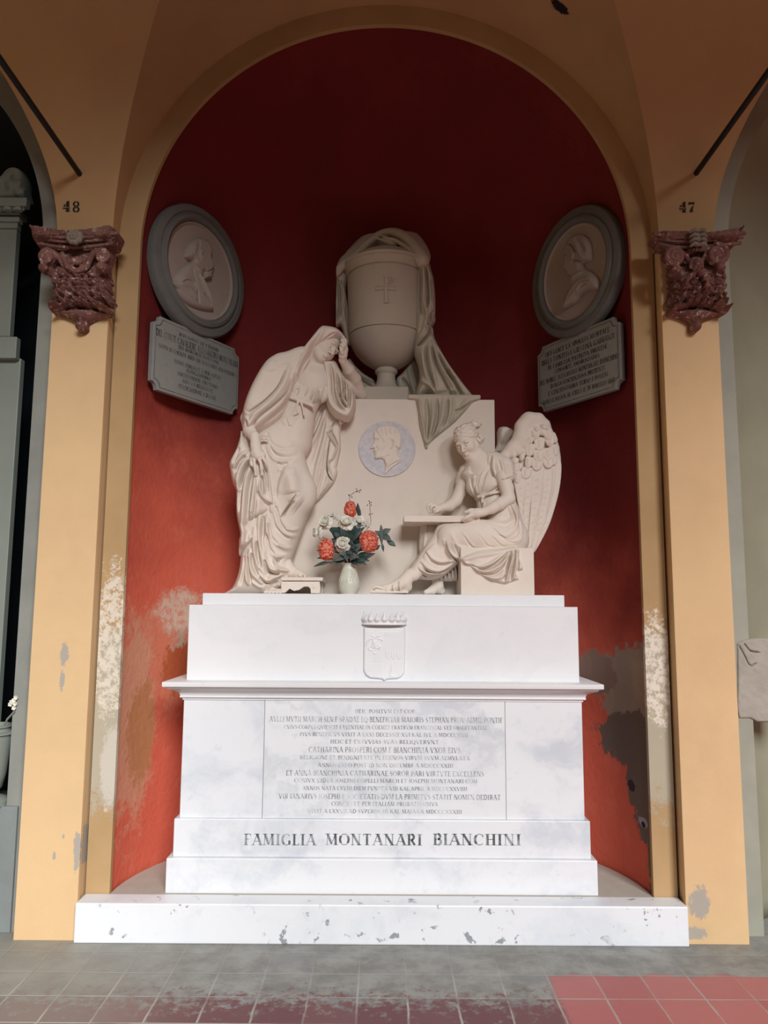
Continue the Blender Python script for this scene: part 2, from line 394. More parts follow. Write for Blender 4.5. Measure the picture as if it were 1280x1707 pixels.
# courtyard arcade behind the camera; unseen wall over its arches added to block sky
YA=PF-2*VW
for i,cx in enumerate((-BAY,0,BAY)):
    ins=arch_pts(cx,A_OUT-.12); outs=[(cx-BAY/2 if x<cx else cx+BAY/2,z) for x,z in ins]
    vs=[];fs=[];n=len(ins)
    top=ZC+2.3
    tops=[(cx-BAY/2+BAY*k/(n-1),top) for k in range(n)]
    for y in (YA,YA-.35): vs+=[(x,y,z) for x,z in ins]+[(x,y,z) for x,z in tops]
    for k in range(n-1):
        fs+= [[k,k+1,n+k+1,n+k],[2*n+k,3*n+k,3*n+k+1,2*n+k+1],[k,2*n+k,2*n+k+1,k+1]]
    tag(MB().add(vs,fs).build('wall_arcade',M['vault']),kind='structure')
for k,x in enumerate((-BAY*1.5,-BAY/2,BAY/2,BAY*1.5)):
    tag(MB().box(x-.27,x+.27,YA-.35,YA,0,ZC).build('wall_arcade_pier',M['pilaster']),kind='structure')
tag(MB().box(-FLOOR_X,FLOOR_X,-4.9,1.3,ZC+1.6,ZC+1.7).build('ceiling_roof',M['vault']),kind='structure')
# end walls of the stretch that is built, and the masonry behind the niches
tag(MB().box(-4.95,-4.85,-4.7,1.3,0,5.3).build('wall_left',M['pilaster']),kind='structure')
tag(MB().box(4.85,4.95,-4.7,1.3,0,5.3).build('wall_right',M['pilaster']),kind='structure')
# raised step of the niche
zs=.182
tag(MB().box(-A_OUT+.001,A_OUT-.001,PF-.03,-.003,0,zs).build('step_front',M['step'],bevel=.006),'white painted marble step with chipped face below the red niche','step')
# the ledge behind the step, following the apse
ell=[(-A_IN,-.003),(A_IN,-.003)]+[(A_IN*math.cos(math.pi*i/40),NB*math.sin(math.pi*i/40)) for i in range(1,40)]
n=len(ell); mb=MB().add([(x,y,0) for x,y in ell]+[(x,y,zs-.004) for x,y in ell],[list(range(n)),list(range(n,2*n))[::-1]]+[[i,(i+1)%n,(i+1)%n+n,i+n] for i in range(n)])
tag(mb.build('floor_niche',M['ledge']),kind='structure')
# iron tie rods
for sx,lab in ((-1,'black iron tie rod above number 48, left side of the picture'),(1,'black iron tie rod above number 47, right side of the picture')):
    P=at(139,299,PF) if sx<0 else at(1153,299,PF)
    mb=MB().tube([(P[0],PF+.01,P[2]),(P[0],YA,P[2]+.02)],.0145,16)
    tag(mb.build('tie_rod',M['iron'],smooth=True),lab,'tie rod')

# ================================================================== carving: signed distance volumes
def smin(a,b,k):
    if k<=0: return np.minimum(a,b)
    h=np.maximum(k-np.abs(a-b),0)/k; return np.minimum(a,b)-h*h*k*.25
def smax(a,b,k): return -smin(-a,-b,k)
def spline(pts,n=6,closed=False):
    P=np.asarray(pts,float); m=len(P)
    if m<3 or n<2: return P
    out=[]
    rng=range(m if closed else m-1)
    for i in rng:
        if closed: p0,p1,p2,p3=P[(i-1)%m],P[i],P[(i+1)%m],P[(i+2)%m]
        else: p0,p1,p2,p3=P[max(i-1,0)],P[i],P[i+1],P[min(i+2,m-1)]
        for j in range(n):
            t=j/n; out.append(.5*((2*p1)+(-p0+p2)*t+(2*p0-5*p1+4*p2-p3)*t*t+(-p0+3*p1-3*p2+p3)*t**3))
    if not closed: out.append(P[-1])
    return np.array(out)
def seg_dist(X,Z,pts,closed=False,vals=None):
    """distance to a polyline in the x,z plane, and the parameter 0..1 of the nearest point"""
    P=np.asarray(pts,float); m=len(P); D=np.full(X.shape,1e9,np.float32); T=np.zeros(X.shape,np.float32); S=np.zeros(X.shape,np.float32)
    L=m if closed else m-1
    for i in range(L):
        a=P[i]; b=P[(i+1)%m]; d=b-a; l2=d@d+1e-12
        t=np.clip(((X-a[0])*d[0]+(Z-a[1])*d[1])/l2,0,1)
        dx=X-a[0]-t*d[0]; dz=Z-a[1]-t*d[1]; q=dx*dx+dz*dz; w=q<D
        D=np.where(w,q,D); T=np.where(w,(i+t)/L,T); S=np.where(w,np.sign(d[0]*dz-d[1]*dx),S)
    return np.sqrt(D),T,S
def inside(X,Z,P):
    P=np.asarray(P,float); r=np.zeros(X.shape,bool); m=len(P)
    for i in range(m):
        x0,z0=P[i]; x1,z1=P[(i+1)%m]
        if z0==z1: continue
        c=((z0>Z)!=(z1>Z)) & (X<(x1-x0)*(Z-z0)/(z1-z0)+x0); r^=c
    return r
FOLD_N,FOLD_P=1.0,1.0
class Vol:
    def __init__(s,lo,hi,h):
        s.h=h; s.lo=np.array(lo,float); n=np.ceil((np.array(hi,float)-s.lo)/h).astype(int)+1; s.n=n
        s.ax=[(s.lo[i]+h*np.arange(n[i])).astype(np.float32) for i in range(3)]
        s.F=np.full(tuple(n),1.0,np.float32)
    def sub(s,lo,hi):
        sl=[]
        for i in range(3):
            a=int(max(0,math.floor((lo[i]-s.lo[i])/s.h))); b=int(min(s.n[i],math.ceil((hi[i]-s.lo[i])/s.h)+1))
            if b<=a: return None
            sl.append(slice(a,b))
        g=[s.ax[0][sl[0]][:,None,None],s.ax[1][sl[1]][None,:,None],s.ax[2][sl[2]][None,None,:]]
        return tuple(sl),g
    def put(s,lo,hi,fn,k,mode='add',pad=None):
        pad=(pad if pad is not None else k+3*s.h)
        r=s.sub(np.array(lo)-pad,np.array(hi)+pad)
        if r is None: return
        sl,g=r; f=fn(*g)
        A=s.F[sl]
        s.F[sl]= smin(A,f,k) if mode=='add' else (smax(A,-f,k) if mode=='cut' else smax(A,f,k))
    def cap(s,p0,p1,r0,r1=None,k=.01,mode='add'):
        r1=r0 if r1 is None else r1; p0=np.array(p0,float); p1=np.array(p1,float); d=p1-p0; l2=float(d@d)+1e-12
        def fn(x,y,z):
            t=np.clip(((x-p0[0])*d[0]+(y-p0[1])*d[1]+(z-p0[2])*d[2])/l2,0,1)
            return np.sqrt((x-p0[0]-t*d[0])**2+(y-p0[1]-t*d[1])**2+(z-p0[2]-t*d[2])**2)-(r0+t*(r1-r0))
        rm=max(r0,r1); s.put(np.minimum(p0,p1)-rm,np.maximum(p0,p1)+rm,fn,k,mode)
    def path(s,pts,rs,k=.01,mode='add',n=1):
        P=spline(pts,n) if n>1 else np.array(pts,float)
        if not hasattr(rs,'__len__'): rs=[rs]*len(pts)
        rr=np.interp(np.linspace(0,1,len(P)),np.linspace(0,1,len(rs)),rs)
        for i in range(len(P)-1): s.cap(P[i],P[i+1],rr[i],rr[i+1],k,mode)
    def ell(s,c,r,k=.01,rot=None,mode='add'):
        c=np.array(c,float); r=np.array(r,float); Q=np.eye(3) if rot is None else np.array(rot,float)
        def fn(x,y,z):
            dx,dy,dz=x-c[0],y-c[1],z-c[2]
            u=[dx*Q[0,i]+dy*Q[1,i]+dz*Q[2,i] for i in range(3)]
            k0=np.sqrt((u[0]/r[0])**2+(u[1]/r[1])**2+(u[2]/r[2])**2); k1=np.sqrt((u[0]/r[0]**2)**2+(u[1]/r[1]**2)**2+(u[2]/r[2]**2)**2)+1e-9
            return k0*(k0-1)/k1
        R_=max(r); s.put(c-R_,c+R_,fn,k,mode)
    def box(s,c,hs,rr=.003,k=.0,rot=None,mode='add'):
        c=np.array(c,float); Q=np.eye(3) if rot is None else np.array(rot,float)
        def fn(x,y,z):
            dx,dy,dz=x-c[0],y-c[1],z-c[2]
            q=[np.abs(dx*Q[0,i]+dy*Q[1,i]+dz*Q[2,i])-(hs[i]-rr) for i in range(3)]
            return np.sqrt(sum(np.maximum(a,0)**2 for a in q))+np.minimum(np.maximum(np.maximum(q[0],q[1]),q[2]),0)-rr
        R_=float(np.linalg.norm(hs)); s.put(c-R_,c+R_,fn,k,mode)
    def layer(s,poly,yc,T,r=None,strokes=(),k=.008,back=None,bulge=None,tex=None,mode='add'):
        """a swelling slab with outline poly (x,z): centre depth yc (number or f(X,Z)), half thickness T, edge rounding r.
        strokes: (points, width, height[, kind]) raise (+) or carve (-) the front"""
        r=r or T; P=np.array(poly,float); back=back or T
        pad=.03
        lo=P.min(0)-pad; hi=P.max(0)+pad
        i0=max(0,int((lo[0]-s.lo[0])/s.h)); i1=min(s.n[0],int((hi[0]-s.lo[0])/s.h)+2)
        k0=max(0,int((lo[1]-s.lo[2])/s.h)); k1=min(s.n[2],int((hi[1]-s.lo[2])/s.h)+2)
        if i1<=i0 or k1<=k0: return
        X,Z=np.meshgrid(s.ax[0][i0:i1],s.ax[2][k0:k1],indexing='ij')
        d,_,_=seg_dist(X,Z,P,True); d=np.where(inside(X,Z,P),d,-d)
        Y=yc(X,Z) if callable(yc) else np.full(X.shape,yc,np.float32)
        disp=np.zeros(X.shape,np.float32)
        if bulge: disp+=bulge[0]*(1-np.exp(-np.maximum(d,0)/bulge[1]))
        for st in strokes:
            pts,w,h=st[0],st[1],st[2]*(FOLD_N if st[2]<0 else FOLD_P); kind=st[3] if len(st)>3 else 'g'
            q,t,sg=seg_dist(X,Z,pts); e=np.clip(np.minimum(t,1-t)*5,0,1)**.6
            if kind=='in': e=np.clip((1-t)*4,0,1)**.6
            elif kind=='full': e=1.0
            ww=w*(.55+.45*e)
            if kind in ('l','rr'):     # asymmetric: sharp on one side, soft on the other
                sd=q*sg*(1 if kind=='l' else -1); prof=np.where(sd>0,np.exp(-(sd/ww)**2),np.exp(-(sd/(ww*.28))**2)); 
            else: prof=np.exp(-(q/ww)**2)
            disp+=h*e*prof
        if tex is not None: disp+=tex(X,Z)
        disp*=np.clip(d/(.5*r),0,1)
        ys=s.ax[1]; Ymin,Ymax=float(Y.min())-T-abs(disp).max()-.03,float(Y.max())+back+.03
        j0=max(0,int((Ymin-s.lo[1])/s.h)); j1=min(s.n[1],int((Ymax-s.lo[1])/s.h)+2)
        yy=ys[j0:j1][None,:,None]-Y[:,None,:]
        dd=d[:,None,:]; 
        tf=np.where(yy<0,T,back); sc=r/tf
        # the fold moves the front surface
        y2=np.where(yy<0,np.minimum(yy+disp[:,None,:],0),yy)
        f=np.sqrt(np.maximum(r-dd,0)**2+(y2*sc)**2)-r
        f=f/np.maximum(1.0,sc)**1.0 if False else np.where(dd>0,f/np.maximum(sc,1.0)*1.0,f)
        sl=(slice(i0,i1),slice(j0,j1),slice(k0,k1)); A=s.F[sl]
        s.F[sl]=smin(A,f.astype(np.float32),k) if mode=='add' else smax(A,-f.astype(np.float32),k)
    def engrave(s,strokes,ymax,ymin=-9):
        """raise or carve lines on whatever front surface is there already"""
        P=np.concatenate([np.asarray(q[0]) for q in strokes]); lo=P.min(0)-.03; hi=P.max(0)+.03
        r=s.sub((lo[0],max(ymin,s.lo[1]),lo[1]),(hi[0],ymax,hi[1]))
        if r is None: return
        sl,g=r; X,Z=np.meshgrid(g[0].ravel(),g[2].ravel(),indexing='ij'); disp=np.zeros(X.shape,np.float32)
        for st in strokes:
            h=st[2]*(FOLD_N if st[2]<0 else FOLD_P); kind=st[3] if len(st)>3 else 'g'
            q,t,sg=seg_dist(X,Z,st[0]); e=np.clip(np.minimum(t,1-t)*5,0,1)**.6 if kind!='full' else 1.0
            disp+=h*e*np.exp(-(q/(st[1]*(.55+.45*e)))**2)
        s.F[sl]-=disp[:,None,:]
    def flat(s,axis,val,keep='above'):
        g=s.ax[axis]-val; sh=[1,1,1]; sh[axis]=-1; g=g.reshape(sh)
        s.F=np.maximum(s.F, -g if keep=='above' else g)
    def mesh(s,name,m=None,parent=None,smooth_it=0):
        F=s.F.copy(); F[0]=F[-1]=1; F[:,0]=F[:,-1]=1; F[:,:,0]=F[:,:,-1]=1
        S=F<0; nx,ny,nz=F.shape
        c=np.zeros((nx-1,ny-1,nz-1),np.uint8)
        for a in (0,1):
            for b in (0,1):
                for d in (0,1): c+=S[a:nx-1+a,b:ny-1+b,d:nz-1+d]
        mask=(c>0)&(c<8); I,J,K=np.nonzero(mask)
        idx=np.full(mask.shape,-1,np.int32); idx[I,J,K]=np.arange(len(I))
        pos=np.zeros((len(I),3)); cnt=np.zeros(len(I))
        cor=[(a,b,d) for a in (0,1) for b in (0,1) for d in (0,1)]
        val={q:F[I+q[0],J+q[1],K+q[2]] for q in cor}
        for ax in range(3):
            for q in cor:
                if q[ax]: continue
                q2=list(q); q2[ax]=1; q2=tuple(q2); a=val[q]; b=val[q2]; w=(a<0)!=(b<0)
                t=np.where(w,a/np.where(w,a-b,1),0)
                p=np.zeros((len(I),3)); 
                for i in range(3): p[:,i]=q[i]
                p[:,ax]=t; pos+=p*w[:,None]; cnt+=w
        pos=pos/cnt[:,None]+np.stack([I,J,K],1)
        V=(pos*s.h+s.lo)
        fs=[]
        def quads(ax):
            A=S[:-1] if ax==0 else (S[:,:-1] if ax==1 else S[:,:,:-1]); B=S[1:] if ax==0 else (S[:,1:] if ax==1 else S[:,:,1:])
            i,j,k=np.nonzero(A!=B); e=[i,j,k]; o=[q for q in range(3) if q!=ax]
            if ax==1: o=[2,0]
            ok=(e[o[0]]>0)&(e[o[1]]>0); i,j,k=i[ok],j[ok],k[ok]; e=[i,j,k]
            def at_(d0,d1):
                g=[x.copy() for x in e]; g[o[0]]=g[o[0]]-d0; g[o[1]]=g[o[1]]-d1; return idx[g[0],g[1],g[2]]
            q=np.stack([at_(1,1),at_(0,1),at_(0,0),at_(1,0)],1); fl=B[i,j,k]
            q[fl]=q[fl][:,::-1]; return q
        Q=np.concatenate([quads(0),quads(1),quads(2)]); Q=Q[(Q>=0).all(1)]
        if smooth_it:
            E=np.concatenate([Q[:,[0,1]],Q[:,[1,2]],Q[:,[2,3]],Q[:,[3,0]]]); 
            for _ in range(smooth_it):
                acc=np.zeros_like(V); n_=np.zeros(len(V))
                for ax in range(3): acc[:,ax]=np.bincount(E[:,0],V[E[:,1],ax],len(V))+np.bincount(E[:,1],V[E[:,0],ax],len(V))
                n_=np.bincount(E[:,0],minlength=len(V))+np.bincount(E[:,1],minlength=len(V)); V=V*.5+.5*acc/np.maximum(n_,1)[:,None]
        me=bpy.data.meshes.new(name); me.vertices.add(len(V)); me.vertices.foreach_set('co',V.astype(np.float32).ravel())
        me.loops.add(Q.size); me.loops.foreach_set('vertex_index',Q.astype(np.int32).ravel())
        me.polygons.add(len(Q)); me.polygons.foreach_set('loop_start',np.arange(0,Q.size,4,dtype=np.int32)); me.polygons.foreach_set('loop_total',np.full(len(Q),4,np.int32))
        me.polygons.foreach_set('use_smooth',np.ones(len(Q),bool)); me.update(); me.validate()
        o=bpy.data.objects.new(name,me); COL.objects.link(o)
        if m: me.materials.append(m)
        if parent: adopt(o,parent)
        s.F=None
        return o
def rotm(*angs):
    """compose rotations, first applied first: ('z',deg),('x',deg)..."""
    m=Matrix.Identity(3)
    for a,d in angs: m=Matrix.Rotation(R(d),3,a.upper())@m
    return np.array(m)
class Crop:
    """coordinates read off a magnified piece of the photograph: point on the plane at depth Y"""
    def __init__(s,ox,oy,sc): s.o=(ox,oy); s.s=sc
    def p(s,x,y,Y): return at(s.o[0]+x/s.s,s.o[1]+y/s.s,Y)
    def xz(s,pts,Y,n=1,closed=False):
        q=np.array([s.p(x,y,Y)[[0,2]] for x,y in pts]); return spline(q,n,closed) if n>1 else q
    def poly(s,pts,Y,n=4): return s.xz(pts,Y,n,True)
    def st(s,pts,Y,w,h,kind='g',n=4): return (s.xz(pts,Y,n),w,h,kind)
CA=Crop(360,520,3.484); CB=Crop(600,660,3.5556); CU=Crop(520,360,4.0); CWg=Crop(820,680,6.83)
CG=Crop(370,700,5.69); CH=Crop(480,530,9.143); CAH=Crop(740,690,9.143); CL=Crop(610,820,4.4138); CM_=Crop(400,560,5.69)

def carve_head(V,c,Q,s=1.0,k=.008,smile=False,hair=False,female=True):
    """c centre of the skull, Q rotation (local x right, y back, z up), s scale (1 = head 0.225 m high)"""
    c=np.array(c,float); Q=np.array(Q)
    def W(p): return c+Q@(np.array(p,float)*s)
    E=lambda p,r,k=.01,mode='add',rot=None: V.ell(W(p),np.array(r)*s,k*s,Q if rot is None else Q@rot,mode)
    E((0,.018,.032),(.072,.088,.082),.01)
    E((0,-.030,-.022),(.056,.060,.088),.03)
    E((0,-.060,-.088),(.022,.024,.020),.03)
    for x in (-1,1):
        V.cap(W((x*.050,.0,-.045)),W((x*.014,-.062,-.092)),.017*s,.014*s,.03*s)
        E((x*.034,-.060,-.030),(.024,.024,.026),.025)
    # brow, sockets, lids
    V.cap(W((-.034,-.080,.014)),W((.034,-.080,.014)),.009*s,.009*s,.016*s)
    for x in (-1,1):
        E((x*.030,-.098,-.006),(.020,.0195,.0125),.008,'cut')
        E((x*.029,-.078,-.010),(.0155,.012,.0085),.003)
        V.path([W((x*.046,-.078,-.012)),W((x*.030,-.0915,-.0165)),W((x*.014,-.084,-.012))],.0030*s,.001*s,'cut')
        V.path([W((x*.010,-.090,.012)),W((x*.030,-.092,.018)),W((x*.048,-.078,.010))],.0045*s,.008*s)
    V.path([W((0,-.088,.012)),W((0,-.099,-.012)),W((0,-.112,-.034))],[.0075*s,.0075*s,.0100*s],.007*s)
    for x in (-1,1): E((x*.0095,-.100,-.038),(.0075,.010,.0065),.005)
    for x in (-1,1): E((x*.0055,-.106,-.0455),(.003,.005,.003),.001,'cut')
    # mouth
    up=[W((-.022,-.080,-.064)),W((-.009,-.092,-.0595)),W((0,-.0945,-.0612)),W((.009,-.092,-.0595)),W((.022,-.080,-.064))]
    V.path(up,[.003*s,.0052*s,.0052*s,.0052*s,.003*s],.004*s)
    V.path([W((-.018,-.081,-.069)),W((0,-.0915,-.0735)),W((.018,-.081,-.069))],[.003*s,.0062*s,.003*s],.004*s)
    dz=.003 if smile else -.002
    V.path([W((-.024,-.0835,-.066+dz)),W((-.010,-.0965,-.0665)),W((0,-.0985,-.0668)),W((.010,-.0965,-.0665)),W((.024,-.0835,-.066+dz))],.0026*s,.0012*s,'cut')
    E((0,-.088,-.083),(.014,.006,.004),.006,'cut')
    for x in (-1,1):
        E((x*.069,.008,-.012),(.006,.016,.027),.004); E((x*.075,.004,-.010),(.005,.008,.015),.003,'cut')
    return W
def carve_finger(V,pts,r,k=.003):
    P=spline(pts,4); n=len(P)
    for i in range(n-1):
        t=i/(n-1); kn=1+.12*math.cos(t*math.pi*4)*(1 if 0<t<1 else 0)
        V.cap(P[i],P[i+1],r*(1-.28*t)*kn,r*(1-.28*(t+1/(n-1)))*kn,k)

# ================================================================== monument: base
def pz(py,Y,px=642): return float(at(px,py,Y)[2])
def px_(px,py,Y): return float(at(px,py,Y)[0])
ped=thing('pedestal','tall white marble pedestal inscribed for the family, standing on the step','pedestal',(0,.4,zs))
YB1,YB2,YD,YC,YA_,YS=.015,.040,.062,-.030,.075,.135
zb1=pz(1433,YB1); zb2=pz(1367,YB2); zd=pz(1168,YD); zc0=pz(1147,YC); zc1=pz(1139,YC); zat=pz(1010,YA_); zsl=pz(990.5,YS)
YBK=.70
MB().box(-1.083,1.083,YB1,YBK,zs-.004,zb1).build('base_course',M['marble'],ped,bevel=.004)
MB().box(-1.058,1.058,YB2,YBK,zb1,zb2).build('base_course',M['marble'],ped,bevel=.004)
MB().box(-1.036,1.036,YD,YBK,zb2,zd).build('dado',M['marble'],ped,bevel=.002)
# moulded cornice: profile swept round three sides
def sweep(prof,hx,yf,yb,name,m,parent):
    """prof: list of (outset,z)"""
    v=[];f=[];n=len(prof)
    for o,z in prof: v+=[(-hx-o,yb,z),(-hx-o,yf-o,z),(hx+o,yf-o,z),(hx+o,yb,z)]
    for k in range(n-1):
        a=4*k;b=4*k+4
        for i in range(3): f.append([a+i,a+i+1,b+i+1,b+i])
    f.append([0,1,2,3]); f.append([4*n-4,4*n-3,4*n-2,4*n-1][::-1]); f.append([4*k for k in range(n)]+[] ) ; f.append([4*k+3 for k in range(n)][::-1])
    return MB().add(v,f).build(name,m,parent,smooth=True)
hc=zc1-zd
ov=.092
pr=[(0,zd-.001)]+[(.006,zd),(.006,zd+.010),(.016,zd+.011),(.019,zd+.016),(.016,zd+.021),(.016,zd+.023)]
for i in range(9):
    t=i/8; pr.append((.018+.055*(t-.16*math.sin(2*math.pi*t)),zd+.024+(zc0-zd-.028)*t**.8 if i else zd+.024))
pr+=[(.075,zc0-.003),(ov-.002,zc0-.001),(ov,zc0+.002),(ov,zc1-.002),(ov-.003,zc1)]
sweep(pr,1.036,YD,YBK,'cornice',M['marble_top'],ped)
MB().box(-1.030,1.030,YA_,YBK,zc1,zat).build('attic_block',M['marble_top'],ped,bevel=.002)
MB().box(-.975,.975,YS,.80,zat,zsl).build('top_slab',M['marble_top'],ped,bevel=.003)
# inscribed panel let into the dado
xl,xr=px_(440,1265,YD),px_(842,1265,YD)
MB().box(xl,xr,YD-.0025,YD+.02,zb2+.001,zd-.002).build('inscription_panel',M['marble_panel'],ped)
for x in (xl-.002,xr+.002): MB().box(x-.0015,x+.0015,YD-.0005,YD+.01,zb2,zd-.001).build('panel_joint',M['joint'],ped)

# ------------------------------------------------------------------ roman lettering
def arc(cx,cy,rx,ry,a0,a1,n=14): return [(cx+rx*math.cos(R(a0+(a1-a0)*i/n)),cy+ry*math.sin(R(a0+(a1-a0)*i/n))) for i in range(n+1)]
K,N_='K','N'   # thick, thin
GL={
'A':(.82,[(N_,[(.06,0),(.41,1)]),(K,[(.41,1),(.74,0)]),(N_,[(.20,.34),(.63,.34)])]),
'B':(.66,[(K,[(.16,0),(.16,1)]),(N_,[(.16,1),(.36,1)]),(K,arc(.36,.76,.19,.24,90,-90)),(N_,[(.16,.52),(.36,.52)]),(K,arc(.38,.26,.23,.26,90,-90)),(N_,[(.16,0),(.38,0)])]),
'C':(.78,[(K,arc(.44,.5,.36,.5,130,230)),(N_,arc(.44,.5,.36,.5,130,45)),(N_,arc(.44,.5,.36,.5,230,315)),(N_,[(.70,.70),(.70,.92)])]),
'D':(.82,[(K,[(.16,0),(.16,1)]),(N_,[(.16,1),(.36,1)]),(K,arc(.36,.5,.38,.5,90,-90,20)),(N_,[(.16,0),(.36,0)])]),
'E':(.62,[(K,[(.16,0),(.16,1)]),(N_,[(.1,1),(.56,1)]),(N_,[(.16,.52),(.44,.52)]),(N_,[(.1,0),(.58,0)]),(N_,[(.56,1),(.56,.84)]),(N_,[(.58,0),(.58,.18)])]),
'F':(.60,[(K,[(.16,0),(.16,1)]),(N_,[(.1,1),(.56,1)]),(N_,[(.16,.52),(.44,.52)]),(N_,[(.56,1),(.56,.82)])]),
'G':(.84,[(K,arc(.44,.5,.36,.5,125,235)),(N_,arc(.44,.5,.36,.5,125,45)),(N_,arc(.44,.5,.36,.5,235,300)),(K,[(.70,.04),(.70,.42)])]),
'H':(.82,[(K,[(.16,0),(.16,1)]),(K,[(.66,0),(.66,1)]),(N_,[(.16,.52),(.66,.52)])]),
'I':(.36,[(K,[(.18,0),(.18,1)])]),
'K':(.78,[(K,[(.16,0),(.16,1)]),(N_,[(.64,1),(.18,.45)]),(K,[(.34,.6),(.70,0)])]),
'L':(.60,[(K,[(.16,0),(.16,1)]),(N_,[(.1,0),(.56,0)]),(N_,[(.56,0),(.56,.18)])]),
'M':(1.0,[(N_,[(.12,0),(.16,1)]),(K,[(.16,1),(.48,.05)]),(N_,[(.48,.05),(.80,1)]),(K,[(.80,1),(.84,0)])]),
'N':(.86,[(N_,[(.14,0),(.14,1)]),(K,[(.14,1),(.70,0)]),(N_,[(.70,0),(.70,1)])]),
'O':(.86,[(K,arc(.43,.5,.36,.5,140,220)),(K,arc(.43,.5,.36,.5,-40,40)),(N_,arc(.43,.5,.36,.5,40,140)),(N_,arc(.43,.5,.36,.5,220,320))]),
'P':(.62,[(K,[(.16,0),(.16,1)]),(N_,[(.16,1),(.36,1)]),(K,arc(.36,.74,.21,.26,90,-90)),(N_,[(.16,.48),(.36,.48)])]),
'Q':(.88,[(K,arc(.43,.5,.36,.5,140,220)),(K,arc(.43,.5,.36,.5,-40,40)),(N_,arc(.43,.5,.36,.5,40,140)),(N_,arc(.43,.5,.36,.5,220,320)),(K,[(.46,.06),(.66,-.14),(.84,-.16)])]),
'R':(.74,[(K,[(.16,0),(.16,1)]),(N_,[(.16,1),(.36,1)]),(K,arc(.36,.75,.20,.25,90,-90)),(N_,[(.16,.5),(.36,.5)]),(K,[(.36,.5),(.64,0)])]),
'S':(.60,[(N_,arc(.30,.75,.19,.25,30,150)),(K,[(.13,.80),(.14,.66),(.28,.54),(.44,.42),(.49,.28),(.46,.16)]),(N_,arc(.29,.25,.20,.25,-30,-150))]),
'T':(.72,[(K,[(.36,0),(.36,1)]),(N_,[(.06,1),(.66,1)]),(N_,[(.06,1),(.06,.84)]),(N_,[(.66,1),(.66,.84)])]),
'U':(.82,[(K,[(.16,1),(.16,.3)]),(K,arc(.40,.3,.24,.3,180,250)),(N_,arc(.40,.3,.24,.3,250,360)),(N_,[(.64,.3),(.64,1)])]),
'V':(.80,[(K,[(.08,1),(.42,0)]),(N_,[(.42,0),(.74,1)])]),
'X':(.78,[(K,[(.10,1),(.66,0)]),(N_,[(.66,1),(.10,0)])]),
'Y':(.76,[(K,[(.08,1),(.38,.5)]),(N_,[(.70,1),(.38,.5)]),(K,[(.38,.5),(.38,0)])]),
'Z':(.68,[(N_,[(.08,1),(.60,1)]),(K,[(.60,1),(.08,0)]),(N_,[(.08,0),(.62,0)])]),
'1':(.4,[(K,[(.2,0),(.2,1)]),(N_,[(.2,1),(.08,.86)])]),
'3':(.56,[(N_,arc(.27,.76,.17,.24,140,60)),(K,arc(.27,.76,.19,.24,60,-80)),(K,arc(.26,.26,.24,.26,80,-80)),(N_,arc(.26,.26,.22,.26,-80,-150))]),
'6':(.56,[(K,[(.44,1),(.2,.7),(.09,.36)]),(K,arc(.29,.28,.2,.28,180,-180,24))]),
'8':(.56,[(K,arc(.28,.76,.18,.24,0,360,20)),(K,arc(.28,.27,.22,.27,0,360,20))]),
'9':(.56,[(K,arc(.28,.72,.2,.28,0,360,20)),(K,[(.48,.66),(.4,.3),(.14,0)])]),
'.':(.26,[('D',[(.13,.5)])]),' ':(.40,[]),"'":(.2,[(N_,[(.1,1.05),(.06,.8)])]),
}
def text_width(t,sp): return sum(GL[c][0]+sp for c in t)-sp
def letters(t,sp=.10,kw=.15,nw=.05,serif=.11):
    """flat roman capitals in unit height: returns (width, quads)"""
    x=0; V=[];F=[]
    def quadstrip(P,w):
        n=len(P); b=len(V)
        for i,p in enumerate(P):
            a=P[max(i-1,0)]; c=P[min(i+1,n-1)]; dx,dy=c[0]-a[0],c[1]-a[1]; l=math.hypot(dx,dy) or 1
            nx,ny=-dy/l*w/2,dx/l*w/2; V.append((p[0]+nx,p[1]+ny)); V.append((p[0]-nx,p[1]-ny))
        for i in range(n-1): F.append([b+2*i,b+2*i+1,b+2*i+3,b+2*i+2])
    for ch in t:
        w,st=GL[ch]
        for k,P in st:
            if k=='D':
                b=len(V); r=.065
                for i in range(8): V.append((x+.13+r*math.cos(i*math.pi/4),.5+r*math.sin(i*math.pi/4)))
                F.append(list(range(b,b+8))); continue
            Q=[(x+a,b_) for a,b_ in P]; quadstrip(Q,kw if k==K else nw)
            if len(P)==2 and abs(P[0][1]-P[1][1])>.5:
                for e in P:
                    if e[1]<.02 or e[1]>.98: quadstrip([(x+e[0]-serif-(kw if k==K else nw)/2,e[1]),(x+e[0]+serif+(kw if k==K else nw)/2,e[1])],.045)
        x+=w+sp
    return x-sp,V,F
def write(t,name,m,parent,origin,ux,uz,width,height,nrm,kw=.15,nw=.05,sp=.10,off=.0008):
    """centred on origin; ux/uz unit vectors along and up, nrm towards the viewer"""
    w,V,F=letters(t,sp,kw,nw); o=Vector(origin); ux=Vector(ux); uz=Vector(uz); nn=Vector(nrm)
    vs=[tuple(o+ux*((a/w-.5)*width)+uz*((b-.5)*height)+nn*off) for a,b in V]
    ob=mesh_obj(name,vs,F,m); adopt(ob,parent) if parent else None
    return ob
def write_px(t,x0,x1,yc,h,Y,m,parent,kw=.15,nw=.05,sp=.1):
    a=at(x0,yc,Y); b=at(x1,yc,Y); hh=h/1280*(Y-CAM_Y)*1.0
    c=(a+b)/2; c[1]=Y
    return write(t,'lettering',m,parent,c,(1,0,0),(0,0,1),b[0]-a[0],hh,(0,-1,0),kw,nw,sp)
